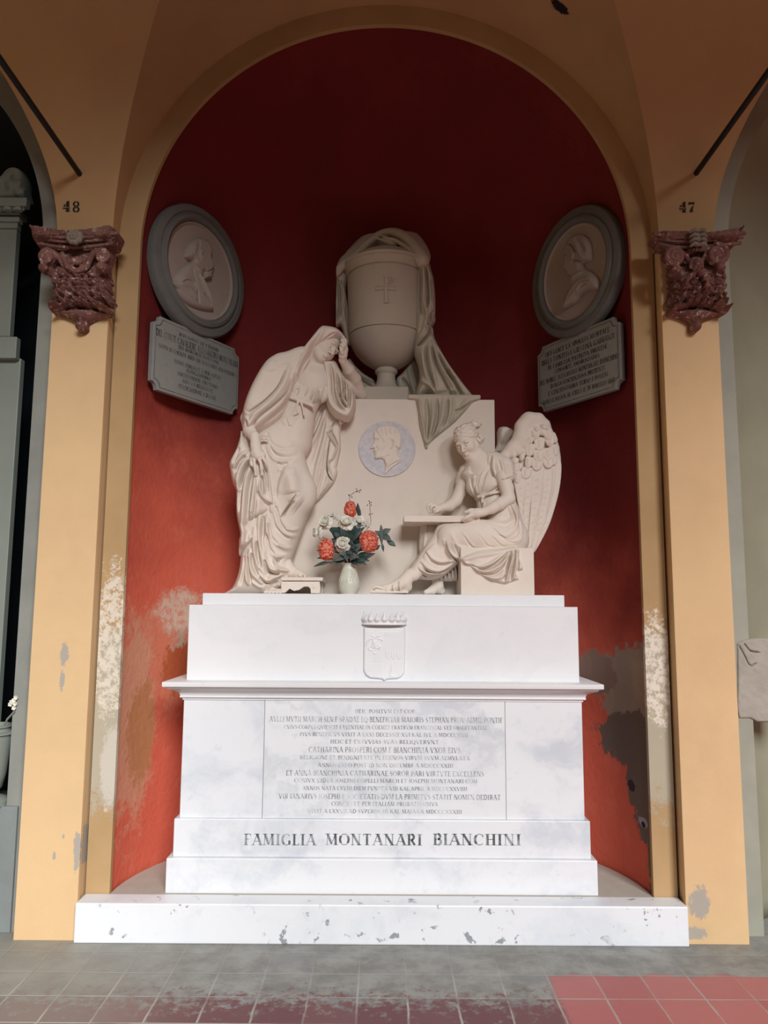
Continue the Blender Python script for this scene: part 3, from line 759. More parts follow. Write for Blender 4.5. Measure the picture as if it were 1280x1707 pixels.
LINES=[("HEIC.POSITVM.EST.COR",500,790,75,16),
("AVLLI.MVTII.MARCH.SEN.F.SPADAE.EQ.BENEFICIAR.MAIORIS.STEPHAN.PROV.AEMIL.PONTIF",85,1215,115,22),
("CVIVS.CORPVS.QVIESCIT.FAVENTIAE.IN.COEMET.FRATRVM.FRANCISCAL.VET.OBSERVANTIAE",155,1140,153,16),
("PIVS.BENEFICVS.VIXIT.A.LXXI.DECESSIT.XVI.KAL.IVL.A.MDCCCXVII.",232,1055,188,16),
("HEIC.ET.EXSVVIAS.SVAS.RELIQVERVNT",380,905,223,16),
("CATHARINA.PROSPERI.COM.F.BIANCHINIA.VXOR.EIVS",275,1010,262,23),
("RELIGIONE.ET.BENIGNITATE.IN.EGENOS.VIRVM.SVVM.AEMVLATA",232,1055,300,16),
("ANNOS.LXI.O.POST.ID.NON.DECEMBR.A.MDCCCXXIII",320,975,337,16),
("ET.ANNA.BIANCHINIA.CATHARINAE.SOROR.PARI.VIRTVTE.EXCELLENS",165,1125,376,21),
("CONIVX.VIDVA.IOSEPHI.COPELLI.MARCH.ET.IOSEPHI.MONTANARI.COM.",205,1100,412,16),
("ANNOS.NATA.LXVIII.DIEM.FVNCTA.VIII.KAL.APRIL.A.MDCCCXXVIIII.",245,1050,449,16),
("VIR.IANARIVS.IOSEPHI.F.SOCIETATIS.DVM.LA.PRIMITVS.STATIT.NOMEN.DEDIRAT",130,1205,489,21),
("CONCIO.ET.PER.ITALIAM.PROBATISSIMVS",385,900,524,17),
("VIXIT.A.LXXVII.AD.SVPEROS.III.KAL.MAIAS.A.MDCCCXXXIII.",270,1025,560,16)]
for t,x0,x1,yc,h in LINES:
    write_px(t,420+x0/2.909,420+x1/2.909,1160+yc/2.909,h/2.909,YD-.0025,M['small_letters'],ped,kw=.17,nw=.075)
for t,x0,x1 in (("FAMIGLIA",407,526),("MONTANARI",543,703),("BIANCHINI",722,868)): write_px(t,x0,x1,1399.5,16.5,YB2,M['big_letters'],ped,kw=.19,nw=.055,sp=.13)

# coat of arms carved on the attic block
cr=thing('coat_of_arms','white marble shield with a crown, carved on the front of the upper block','coat of arms',tuple(at(641,1080,YA_)))
CC=Crop(590,1000,11.38)
cV=Vol((px_(596,1080,YA_)-.02,YA_-.055,pz(1142,YA_)),(px_(688,1080,YA_)+.02,YA_+.012,pz(1010,YA_)),.0021)
sh=[(180,520),(970,520),(975,900),(965,1330),(950,1400),(900,1460),(840,1490),(640,1505),(575,1535),(520,1500),(300,1480),(215,1420),(175,1330),(178,900)]
pl=CC.xz(sh,YA_)
cV.layer(pl,YA_+.004,.022,.010,[],k=.001)
shin=CC.xz([(225,585),(920,585),(925,1330),(880,1420),(640,1450),(575,1475),(510,1450),(290,1420),(225,1330)],YA_)
S=lambda pts,w=.0028,h=-.004,k='g',n=4: CC.st(pts,YA_,w,h,k,n)
st=[S([(225,585),(920,585)],.002,-.003,'full',1),S([(925,585),(925,1330)],.002,-.003,'full',1),S([(575,640),(575,1460)],.0016,-.0016,'full',1),S([(230,1190),(570,1190)],.0016,-.002,'full',1)]
st+=[S([(365,620),(380,660),(440,655)]),S([(440,610),(370,610),(362,640)])]
st+=[S([(310,700),(350,680),(372,720),(360,850),(335,880),(370,930)],.003,.005),S([(410,750),(425,700),(470,675),(490,700)],.003,.005),S([(240,880),(250,800),(300,740),(350,740)],.003,.005),
     S([(460,760),(470,735),(520,750),(545,790)],.003,.005),S([(290,880),(280,930),(320,955),(350,935)],.003,.005),S([(430,880),(460,850),(475,890),(450,920),(430,890)],.003,.005),S([(490,940),(485,900),(520,880)],.003,.005),S([(370,980),(385,1015),(440,1015)],.003,.004),S([(395,760),(395,930)],.008,.006)]
for x in (640,745,850): st+=[S([(x-25,960),(x-25,1060),(x,1105),(x+25,1090),(x+25,960)],.0026,.004)]
st+=[S([(735,1190),(705,1230),(715,1340),(690,1350),(690,1430),(800,1430)],.0026,.004)]
cV.layer(pl,YA_+.004,.022,.010,st,k=.001)
shield=cV.mesh('shield',M['marble_top'],cr)
# crown
cV=Vol((px_(596,1040,YA_)-.03,YA_-.085,pz(1052,YA_)),(px_(688,1040,YA_)+.03,YA_+.02,pz(1006,YA_)),.0021)
cx0=CC.p(575,400,YA_); rx=float(CC.p(995,400,YA_)[0]-cx0[0]); ry=.052
zlow=float(CC.p(0,470,YA_)[2]); zband=float(CC.p(0,345,YA_)[2])
def ring(z0,z1,ro,ri):
    def fn(x,y,z):
        q=np.sqrt(((x-cx0[0])/rx)**2+((y-YA_)/ry)**2); return np.maximum(np.maximum((q-ro)*ry,(ri-q)*ry),np.maximum(z0-z,z-z1))
    return fn
cV.put((cx0[0]-rx*1.1,YA_-ry*1.2,zlow),(cx0[0]+rx*1.1,YA_+.02,zband),ring(zlow,zband,.96,.78),.002)
for zz in (zlow+.004,zband-.002): cV.put((cx0[0]-rx*1.1,YA_-ry*1.2,zz-.004),(cx0[0]+rx*1.1,YA_+.02,zz+.004),ring(zz-.0035,zz+.0035,1.02,.80),.004)
for i,a in enumerate(range(-90-84,-90+85,21)):
    aa=R(a); hgt=.030 if i%2==0 else .018
    b=np.array([cx0[0]+rx*.9*math.cos(aa),YA_+ry*.9*math.sin(aa),zband]); 
    cV.cap(b+[0,0,-.004],b+[0,0,hgt],.0165,.003,.004); cV.ell(b+[0,0,hgt+.003],(.004,.004,.004),.002)
    cV.ell((cx0[0]+rx*.97*math.cos(aa),YA_+ry*.97*math.sin(aa),(zlow+zband)/2),(.006,.004,.003),.002)
adopt(cV.mesh('crown',M['marble_top']),cr)

# ------------------------------------------------------------------ stele with portrait medallion
YST=.50; zst=pz(665.5,YST,700)
stl=thing('stele','large plain beige marble stele block behind the two carved women','stele',(0,.65,zsl))
sxl,sxr=px_(460,700,YST),px_(824.5,700,YST)
MB().box(-sxr+.01,sxr,YST,.92,zsl,zst).build('block',M['stele'],stl,bevel=.004)
CD=Crop(590,690,11.636)
med=thing('portrait_medallion','round bluish marble medallion with a man\'s profile, set in the stele','medallion',tuple(at(645,748,YST)))
mc=at(645,748.5,YST); mr=float(at(692,748.5,YST)[0]-mc[0])
def mat_blue():
    n=NT('blue_tinted_marble',.6,.3); n.color(n.mix(n.ramp(n.noise(40,6),.35,.65),(.50,.50,.55),(.62,.58,.58))).bump(n.noise(60,5),.5,.004); return n.m
M['blue']=mat_blue()
MB().lathe([(.0005,.004),(mr*.86,.004),(mr*.9,.005),(mr*.95,.009),(mr,.010),(mr*1.01,.004),(mr*1.01,-.005),(.0005,-.005)],(0,0,0),72).build('disc',M['blue'],smooth=True)
d=bpy.data.objects['disc']; d.data.transform(Matrix.Translation(tuple(mc))@Matrix.Rotation(math.pi/2,4,'X')); adopt(d,med)
V=Vol((mc[0]-mr,YST-.045,mc[2]-mr),(mc[0]+mr,YST+.01,mc[2]+mr),.0018)
D_=lambda pts,w=.003,h=-.004,k='g',n=4: CD.st(pts,YST-.01,w,h,k,n)
head=[(385,350),(440,280),(530,235),(640,225),(760,240),(850,300),(900,390),(925,480),(915,600),(890,680),(860,700),(850,780),(880,830),(935,890),(840,970),(720,1060),(600,1180),(570,1170),(600,1050),(600,980),(575,900),(550,880),(490,875),(430,885),(395,860),(400,810),(385,770),(395,745),(375,740),(370,700),(385,685),(320,685),(315,660),(345,600),(385,530),(375,490),(370,430)]
ear=[D_([(720,500),(760,510),(775,570),(755,640),(715,685)],.004,.007),D_([(720,510),(730,560),(720,600)],.004,-.007),D_([(700,680),(720,690)],.003,-.005)]
hair=[D_([(x,260+20*(i%2)),(x-10,330),(x+25,400+25*(i%3))],.005,(.0035 if i%2 else -.004)) for i,x in enumerate(range(430,900,42))]
hair+=[D_([(440,340),(480,430),(540,490),(560,540),(620,545)],.004,-.006),D_([(780,620),(820,680),(850,690)],.004,-.006),D_([(770,690),(820,740),(845,780)],.004,-.006),D_([(820,620),(860,660),(880,690)],.005,.005),D_([(680,480),(690,550)],.004,-.006)]
face=[D_([(400,500),(430,500),(470,515)],.0045,-.007),D_([(410,530),(450,545),(480,540)],.003,-.004),D_([(390,480),(440,475),(500,490)],.005,.004),D_([(410,640),(450,690),(490,740)],.004,-.005),D_([(385,742),(430,740),(460,735)],.003,-.006),D_([(400,780),(440,790)],.004,-.004),D_([(560,870),(610,840),(680,800)],.006,-.006),D_([(345,680),(385,672)],.003,-.004),
      D_([(600,1150),(700,1020),(920,890)],.006,-.009),D_([(640,1000),(700,930),(760,860)],.008,.004),D_([(450,620),(520,640),(600,660)],.015,.006)]
V.layer(CD.poly(head,YST-.006,3),YST-.002,.022,.016,ear+hair+face,k=.001)
V.mesh('profile_head',M['stone'],med,1)

# ================================================================== mourning woman
FOLD_N,FOLD_P=2.3,1.45
wo=thing('mourning_woman_statue','life-size carved marble woman in hooded mantle, standing and leaning her brow on her hand','statue',tuple(at(455,990,.34)))
# ---- body: head, neck, torso, legs, both arms and hands as one surface
V=Vol((-1.0,.10,zsl-.005),(-.06,.72,3.32),.0028)
Qh=rotm(('z',53),('x',-12.4),('y',41.7)); hc_=CH.p(556,422,.352)
Wh=carve_head(V,hc_,Qh,.97)
neck0=Wh((0,.02,-.03)); chest=CH.p(400,1020,.37)
V.cap(neck0,CH.p(385,840,.375),.052,.058,.03)
shR=CA.p(400,300,.40); shL=CA.p(655,330,.42)
V.path([shR,chest,shL],[.055,.085,.055],.04)
V.path([chest,CA.p(500,520,.39),CA.p(440,760,.40)],[.10,.09,.12],.04)
for lp in ([(380,800),(390,1150),(300,1580)],[(430,800),(455,1100),(420,1400)]):
    V.path([CA.p(a,b,.40) for a,b in lp],[.075,.05,.035],.04)
# her left arm, elbow on the stele, hand at the brow
el=CH.p(1105,1165,.60)
V.path([shL,CA.p(760,430,.52),el],[.048,.044,.040],.02)
wr=CH.p(835,640,.345)
V.path([el,CH.p(1010,930,.50),CH.p(920,790,.42),wr],[.037,.0395,.034,.0225],.012)
V.path([wr,CH.p(838,560,.315),CH.p(850,490,.30)],[.0225,.024,.026],.010)
V.cap(CH.p(868,470,.31),CH.p(862,400,.30),.016,.013,.012)
carve_finger(V,[CH.p(866,430,.30),CH.p(885,380,.30),CH.p(870,330,.295),CH.p(838,285,.30)],.0092)
carve_finger(V,[CH.p(862,440,.29),CH.p(872,385,.275),CH.p(845,340,.275),CH.p(820,325,.285)],.0094)
carve_finger(V,[CH.p(850,470,.28),CH.p(862,420,.262),CH.p(838,375,.265),CH.p(812,352,.275)],.0094)
carve_finger(V,[CH.p(842,480,.275),CH.p(840,440,.255),CH.p(820,410,.255),CH.p(798,402,.265)],.0088)
carve_finger(V,[CH.p(835,540,.285),CH.p(815,500,.27),CH.p(805,465,.265),CH.p(800,440,.268)],.0095)
# her right arm and hand holding the mantle
elR=CA.p(185,620,.36)
V.path([shR,CA.p(260,460,.38),elR],[.052,.048,.042],.02)
V.path([elR,CA.p(195,690,.28),CG.p(312,180,.225)],[.042,.036,.027],.01)
V.path([CG.p(312,150,.23),CG.p(318,240,.215),CG.p(330,310,.208)],[.026,.029,.034],.01)
V.path([CG.p(300,330,.208),CG.p(345,345,.203),CG.p(385,335,.208)],[.019,.021,.018],.012)
carve_finger(V,[CG.p(300,350,.206),CG.p(308,420,.196),CG.p(316,470,.197),CG.p(320,522,.203)],.0100)
carve_finger(V,[CG.p(345,350,.200),CG.p(370,420,.190),CG.p(376,470,.192),CG.p(379,520,.200)],.0102)
carve_finger(V,[CG.p(375,340,.205),CG.p(402,380,.196),CG.p(418,405,.197),CG.p(427,432,.203)],.0095)
carve_finger(V,[CG.p(290,340,.212),CG.p(276,395,.208),CG.p(284,430,.205),CG.p(306,438,.210)],.0098)
carve_finger(V,[CG.p(350,270,.215),CG.p(385,300,.215),CG.p(400,340,.22),CG.p(412,372,.225)],.0092)
# feet
V.path([CG.p(600,1380,.36),CG.p(660,1440,.33),CG.p(730,1468,.30),CG.p(775,1478,.27)],[.045,.032,.024,.016],.015)
for i in range(5): V.cap(CG.p(735+i*9,1470+i*2,.27-.0*i),CG.p(790-i*3+10,1477+i*1.5,.262-.012*i+.02),.010,.0085,.003)
V.path([CG.p(420,1600,.34),CG.p(480,1622,.24)],[.035,.022],.02)
for i in range(5): V.cap(CG.p(425+i*32,1618,.235),CG.p(412+i*36,1634,.205+.004*i),.012,.0105,.003)
V.flat(2,zsl+.001)
adopt(V.mesh('body',M['stone'],None,0),wo)

# ---- gown
V=Vol((-1.0,.08,zsl-.005),(-.15,.56,3.02),.0029)
YG=.27
def G(pts,w=.012,h=.012,kind='g',crop=CA,Y=YG,n=5): return crop.st(pts,Y,w,h,kind,n)
skirt=[(440,500),(500,515),(562,545),(552,620),(525,690),(508,760),(500,850),(520,920),(545,1000),(562,1110),(535,1180),(505,1260),(480,1330),(455,1400),(440,1450),(470,1490),(525,1525),(500,1540),(455,1545),(430,1590),(400,1634),(330,1640),(200,1642),(50,1640),(95,1600),(125,1530),(140,1450),(150,1300),(150,1000),(170,850),(230,720),(330,650),(400,590)]
folds=[
 # belly
 G([(395,600),(420,660),(470,680),(520,668)],.007,-.006),G([(380,620),(405,650),(430,655)],.008,.004),
 G([(300,720),(330,790),(380,820),(440,815),(490,770)],.014,.009),G([(300,745),(330,815),(380,845),(450,840),(500,790)],.010,-.009),
 G([(290,760),(330,850),(390,870),(450,850)],.009,.010),G([(355,880),(385,892),(420,880)],.008,-.018),G([(360,915),(390,925),(430,895),(470,850)],.009,.008),
 G([(290,690),(320,760),(370,790),(430,790),(480,740)],.009,-.006),
 # from the waist down to the right hip
 G([(545,560),(520,650),(500,720),(495,800),(500,850)],.012,.014),G([(535,580),(505,680),(485,760),(470,830)],.010,-.008),
 # thigh
 G([(395,900),(365,960),(350,1020),(345,1080)],.010,-.010),G([(430,905),(385,975),(360,1050)],.011,.008),
 G([(500,870),(505,940),(520,1010),(540,1070)],.010,-.006),
 G([(470,1060),(440,1100),(400,1150),(370,1200)],.006,-.017,'l'),G([(460,1105),(430,1120),(400,1160),(385,1190)],.007,-.012),G([(490,1060),(450,1085),(420,1100)],.008,.006),
 G([(440,900),(460,1000),(470,1080),(500,1110)],.06,.030),G([(400,900),(430,1000),(440,1060)],.05,.015),
 # big swinging folds under the knee
 G([(320,1110),(335,1200),(370,1270),(420,1300),(480,1290)],.013,.022),G([(325,1160),(345,1240),(385,1290),(430,1315)],.009,-.014),
 G([(345,1090),(365,1190),(400,1250),(450,1265),(510,1230)],.011,.017),G([(350,1130),(372,1215),(405,1265)],.007,-.013),
 G([(300,1160),(310,1260),(340,1330),(400,1370),(450,1360)],.013,.020),G([(305,1230),(325,1310),(370,1355)],.008,-.014),
 G([(290,1190),(300,1300),(325,1390),(370,1430),(430,1410)],.012,.020),G([(295,1290),(312,1370),(345,1415)],.008,-.016),
 G([(420,1400),(370,1420),(340,1440),(350,1470),(375,1500)],.008,.014),G([(400,1425),(365,1440),(352,1455)],.008,-.010),
 G([(270,1300),(280,1400),(300,1470),(340,1500),(400,1490)],.013,.020),G([(285,1440),(300,1500),(330,1520),(370,1520)],.010,-.022),
 G([(255,1150),(250,1300),(265,1420),(290,1520)],.012,.018),G([(275,1180),(268,1300),(278,1400)],.008,-.014),
 G([(225,1240),(220,1350),(240,1450),(290,1540)],.013,.018),G([(238,1330),(240,1420),(262,1490)],.008,-.016),
 G([(195,1370),(195,1450),(215,1520),(270,1580)],.013,.018),G([(205,1400),(212,1470),(240,1530)],.008,-.015),
 G([(170,1400),(170,1500),(185,1590)],.012,.016),G([(182,1420),(184,1500),(200,1580)],.008,-.014),
 G([(150,1400),(140,1500),(110,1600)],.011,.014),G([(160,1420),(155,1510),(140,1590)],.007,-.012),
 G([(240,1500),(290,1560),(350,1540),(400,1520)],.010,.014),G([(250,1540),(300,1580),(360,1565)],.008,-.012),
 G([(300,1545),(350,1520),(410,1500),(455,1500)],.012,.014),G([(200,1560),(250,1600),(320,1600)],.010,.012),
 G([(120,1560),(90,1600),(60,1632)],.010,.010),G([(360,1600),(400,1570),(440,1545)],.011,.014),
 G([(330,1480),(400,1500),(440,1490),(470,1500)],.010,.012)]
rr_=random.Random(3)
V.layer(CA.poly(skirt,.38,4),.40,.125,.11,folds,k=.006,back=.12)
# shins: right knee forward
V.ell(CA.p(500,1050,.345),(.085,.075,.11),.05)
V.ell(CA.p(420,930,.36),(.10,.09,.16),.07)
# bodice
bod=[(440,490),(470,420),(500,370),(530,330),(560,300),(640,300),(655,350),(650,440),(640,475),(610,510),(560,550),(500,522)]
bf=[G([(528,395),(520,440),(490,485)],.004,-.005),G([(540,395),(530,450),(505,495)],.005,.005),G([(556,400),(548,450),(525,505)],.004,-.006),G([(566,400),(560,460),(540,510)],.005,.005),
    G([(590,430),(575,490),(550,525)],.005,.006),G([(580,410),(570,470),(548,518)],.004,-.006),G([(600,450),(590,500),(565,535)],.004,-.005),G([(470,440),(460,470),(445,490)],.005,-.005),G([(490,420),(475,465),(460,490)],.005,.005),
    G([(630,430),(610,490),(580,525)],.005,-.004),G([(535,365),(570,385),(610,370)],.004,-.005),G([(532,358),(570,378),(612,362)],.004,.003)]
V.layer(CA.poly(bod,.36,4),.40,.10,.08,[],k=.01)
V.ell(CA.p(602,470,.335),(.062,.048,.06),.05); V.ell(CA.p(500,455,.335),(.06,.045,.06),.05)
V.engrave([(q[0],q[1],q[2]*1.5) for q in bf],.38)
# girdle with its knot
V.path([CA.p(436,500,.29),CA.p(470,508,.272),CA.p(510,524,.268),CA.p(562,546,.285)],.0095,.003)
V.path([CA.p(438,489,.29),CA.p(470,497,.275),CA.p(510,512,.270),CA.p(562,534,.287)],.004,.002)
V.path([CA.p(478,508,.268),CA.p(466,575,.272),CA.p(455,598,.275)],[.008,.005,.006],.004); V.path([CA.p(490,512,.268),CA.p(505,560,.272),CA.p(512,600,.275)],[.008,.005,.006],.004)
V.path([CA.p(455,598,.272),CA.p(478,585,.272)],.004,.003)
V.flat(2,zsl+.001)
adopt(V.mesh('gown',M['stone'],None,0),wo)

# ---- mantle: hood, cloak over the right arm, hanging fall on the left, loop and fall on the right
V=Vol((-1.06,.06,zsl+.05),(-.10,.66,3.36),.0029)
YF=.22
# back panel between body and stele
pan=[(600,540),(655,500),(705,610),(728,640),(722,700),(722,800),(700,900),(705,930),(684,985),(640,1040),(600,1085),(566,1112),(556,1080),(540,1000),(505,880),(500,800),(520,700),(560,600)]
pf=[G([(640,560),(600,680),(545,790),(505,840)],.013,.016,Y=.44),G([(620,560),(575,680),(525,780)],.010,-.012,Y=.44),G([(650,620),(630,740),(590,900),(560,1060)],.014,.014,Y=.44),G([(636,620),(600,760),(560,900)],.012,-.010,Y=.44),
    G([(665,730),(650,830),(645,900),(655,950),(684,985)],.005,-.022,'rr',Y=.44),G([(705,640),(660,690),(655,715),(695,775),(700,800),(680,850),(660,870),(655,900),(680,960)],.006,.020,'g',Y=.44),
    G([(690,640),(668,690),(690,740),(712,790)],.006,-.014,Y=.44),G([(725,660),(716,800),(700,930)],.006,.010,Y=.44),G([(600,1070),(640,1000),(655,930),(640,880)],.010,.010,Y=.44),G([(575,1090),(610,960),(640,800)],.006,-.008,Y=.44)]
V.layer(CA.poly(pan,.46,4),.475,.04,.022,pf,k=.003)
# loop of cloth over the left arm
loop=[(600,285),(640,290),(690,300),(725,350),(760,410),(800,470),(812,510),(810,570),(790,615),(765,635),(720,625),(680,600),(650,560),(638,500),(640,430),(615,350)]
lf=[G([(632,300),(645,400),(650,480),(668,550),(710,600),(760,620)],.017,.022,Y=.37),G([(620,300),(638,380),(640,460)],.006,-.010,Y=.37),
    G([(668,310),(680,400),(684,470),(705,540),(750,590)],.008,-.018,Y=.37),G([(690,340),(700,420),(705,480),(725,540),(760,575)],.007,.012,Y=.37),
    G([(705,370),(715,440),(722,500),(745,550),(770,570)],.007,-.022,Y=.37),G([(725,390),(732,450),(738,510),(760,555)],.006,.012,Y=.37),
    G([(738,390),(748,450),(745,490),(765,540)],.006,-.024,Y=.37),G([(755,410),(765,460),(760,500),(772,560)],.006,.010,Y=.37),
    G([(768,430),(778,480),(775,530),(772,575)],.007,-.022,Y=.37),G([(785,460),(798,520),(790,580),(765,622)],.012,.016,Y=.37),G([(700,430),(712,480),(735,500)],.005,-.012,Y=.37)]
V.layer(CA.poly(loop,.40,4),.40,.075,.035,lf,k=.004,bulge=(.02,.04),back=.09)
# small scalloped end of the loop
V.path([CA.p(720,628,.40),CA.p(722,650,.42),CA.p(735,640,.41)],.006,.004)
# hood
hood=[(590,95),(615,78),(645,77),(700,88),(735,115),(755,150),(763,190),(758,235),(745,222),(738,190),(722,168),(700,176),(670,192),(640,207),(605,228),(580,250),(560,285),(548,318),(530,360),(505,400),(480,425),(455,470),(445,490),(425,500),(400,470),(400,380),(430,300),(470,240),(505,200),(545,150)]
hf=[G([(715,172),(670,190),(625,212),(590,236),(566,268),(552,305),(536,345),(505,392),(470,440)],.0075,.014,'full',crop=CA,Y=.24),
    G([(645,90),(600,150),(560,230),(520,300),(480,400),(450,470)],.010,.012,Y=.26),G([(630,95),(585,160),(545,240),(505,310),(468,400)],.007,-.012,Y=.26),
    G([(600,95),(560,160),(530,230),(500,290),(470,370)],.010,.012,Y=.27),G([(690,112),(650,132),(610,170),(575,215)],.006,-.010,'l',Y=.24),G([(712,105),(670,125),(630,160)],.012,.008,Y=.24),
    G([(590,110),(550,165),(515,230),(480,290),(455,350)],.006,-.010,Y=.27),G([(545,230),(520,300),(490,370)],.010,.006,Y=.26),G([(740,130),(752,175),(752,225)],.008,.008,Y=.27)]
face_hole=None
def yhood(X,Z): return np.full(X.shape,.40,np.float32)
V.layer(CA.poly(hood,.33,4),.385,.110,.055,hf,k=.004,back=.11,bulge=(.05,.05))
# hollow of the hood round the face
# cloak over the right shoulder and arm
clk=[(470,205),(520,200),(560,240),(545,300),(520,350),(492,400),(470,440),(448,480),(440,520),(420,560),(380,610),(330,655),(280,690),(232,718),(214,716),(205,745),(208,775),(190,786),(172,765),(155,720),(148,660),(150,585),(175,495),(220,395),(285,290),(350,243),(410,228)]
cf=[G([(455,470),(430,540),(370,600),(300,655),(222,712)],.008,.014,'full',Y=YF),
    G([(430,300),(400,400),(350,480),(290,540),(220,600),(175,680)],.016,.016,Y=YF),G([(400,330),(360,420),(300,490),(240,540),(180,580)],.008,-.013,'l',Y=YF),
    G([(450,330),(430,430),(380,520),(300,590),(230,650),(200,700)],.016,.016,Y=YF),G([(440,380),(400,470),(330,540),(260,595),(190,670)],.008,-.014,'rr',Y=YF),
    G([(480,300),(460,400),(430,480)],.010,.010,Y=YF),G([(462,330),(445,420),(405,510),(340,580),(270,635)],.006,-.009,Y=YF),
    G([(270,340),(310,350),(350,338)],.008,-.0025,Y=YF),G([(165,565),(200,575),(260,545)],.010,-.003,Y=YF),
    G([(160,600),(190,650),(180,720),(190,770)],.010,.010,Y=YF),G([(170,620),(165,690),(180,760)],.006,-.008,Y=YF),G([(230,620),(200,680),(195,740)],.008,-.008,Y=YF),
    G([(350,280),(280,350),(215,470),(170,590)],.05,.015,Y=YF),G([(520,250),(500,330),(470,410)],.012,.012,Y=YF),G([(500,230),(485,310),(460,400)],.006,-.009,Y=YF),
    G([(310,300),(370,310),(430,295)],.010,-.004,Y=YF)]
V.layer(CA.poly(clk,.33,4),.365,.095,.05,cf,k=.004,back=.13,bulge=(.045,.06))
# hollow sleeve mouth behind the wrist
V.ell(CG.p(395,175,.23),(.024,.05,.024),.006,None,'cut')
for yy_ in (150,175,198): V.path([CG.p(360,yy_+8,.255),CG.p(395,yy_-6,.247),CG.p(432,yy_+6,.255)],.0055,.003)
# fall of cloth held by the right hand
fal=[(150,690),(200,780),(225,800),(262,770),(300,820),(320,880),(335,960),(345,1040),(352,1125),(335,1150),(300,1185),(250,1212),(190,1238),(195,1262),(246,1305),(240,1328),(200,1362),(160,1390),(134,1418),(133,1330),(140,1290),(118,1170),(118,1045),(98,1000),(86,945),(78,888),(92,850),(118,800),(140,730)]
ff=[ # zigzag hems
    G([(135,1410),(165,1385),(205,1355),(240,1325),(248,1306),(215,1275),(190,1255),(190,1240),(250,1210),(300,1185),(352,1128)],.007,.014,'full',Y=YF,n=3),
    G([(352,1128),(332,1108),(290,1090),(265,1065),(255,1030),(256,980),(262,950)],.007,.016,'full',Y=YF,n=3),
    G([(345,1150),(320,1130),(285,1115),(250,1080),(240,1040)],.012,-.010,Y=YF),
    G([(240,880),(225,1000),(210,1100),(190,1235)],.016,.020,Y=YF),G([(215,900),(190,1020),(180,1120),(170,1240)],.010,-.016,Y=YF),
    G([(205,880),(170,980),(155,1100),(150,1230),(140,1390)],.014,.018,Y=YF),G([(190,860),(150,960),(132,1060),(130,1160)],.010,-.014,Y=YF),
    G([(185,800),(150,830),(115,870),(90,900)],.013,.014,Y=YF),G([(195,830),(155,880),(125,940),(115,1010)],.014,.016,Y=YF),G([(170,830),(130,870),(105,930)],.008,-.013,Y=YF),G([(200,855),(160,920),(140,1000)],.008,-.012,Y=YF),
    G([(240,960),(250,1060),(240,1160),(215,1230)],.018,.014,Y=YF),G([(228,960),(228,1080),(215,1180),(205,1235)],.006,-.010,Y=YF),
    G([(265,900),(275,1000),(275,1060)],.007,-.018,'l',Y=YF),G([(290,860),(305,960),(320,1060),(340,1115)],.012,.014,Y=YF),G([(278,850),(290,950),(295,1040)],.006,-.012,Y=YF),G([(310,870),(322,960),(335,1060)],.006,-.008,Y=YF),
    G([(205,1160),(180,1250),(170,1330)],.010,-.008,Y=YF),G([(160,1240),(155,1320),(140,1400)],.008,.010,Y=YF),G([(235,1260),(200,1310),(160,1370)],.014,.008,Y=YF),
    G([(130,780),(110,830),(95,880)],.007,-.008,Y=YF),G([(110,1000),(125,1030),(140,1020)],.008,.008,Y=YF)]
V.layer(CA.poly(fal,.33,3),.355,.095,.035,ff,k=.003,back=.11,bulge=(.025,.05))
V.flat(2,zsl+.002)
adopt(V.mesh('mantle',M['stone'],None,0),wo)

# ---- stool under her foot
st_=thing('footstool','small carved marble footstool with scrolled leg under the standing woman\'s foot','footstool',tuple(at(510,990,.33)))
ystf=.20
p0=CG.p(560,1490,ystf);p1=CG.p(955,1527,ystf)
MB().box(p0[0],p1[0],ystf,.46,p1[2],p0[2]).build('seat',M['stone'],st_,bevel=.004)
a=[(595,1640),(640,1600),(680,1622),(730,1612),(775,1582),(815,1580),(838,1600),(842,1644),(928,1644),(932,1600),(925,1533),(560,1533),(560,1640)]
q=CG.xz(a,ystf+.012)
q[:,1]=np.maximum(q[:,1],zsl)
MB().prism([tuple(x) for x in q],ystf+.012,ystf+.05).build('leg',M['stone'],st_,bevel=.002)
q2=[(x,z) for x,z in q]; MB().prism(q2,.41,.445).build('leg',M['stone'],st_,bevel=.002)
rc=CG.p(872,1583,ystf+.012)
V=Vol(rc-[.03,.02,.03],rc+[.03,.015,.03],.0016)
V.ell(rc,(.004,.006,.004),.001)
for i in range(6): V.ell(rc+np.array([.0075*math.cos(i*math.pi/3),0,.0075*math.sin(i*math.pi/3)]),(.0045,.004,.0045),.001)
adopt(V.mesh('rosette',M['stone']),st_)

# ================================================================== writing angel
FOLD_N,FOLD_P=2.2,1.4
an=thing('writing_angel_statue','carved marble winged woman seated on a block, writing on a tablet across her knees','statue',tuple(at(830,990,.34)))
seat_l,seat_r=px_(768,960,.20),px_(890.5,960,.20)
se=thing('stone_seat','plain square beige marble block the winged woman sits on','seat block',(.5*(seat_l+seat_r),.36,zsl))
MB().box(seat_l,seat_r,.20,.60,zsl,pz(913,.20,830)).build('block',M['stone'],se,bevel=.004)
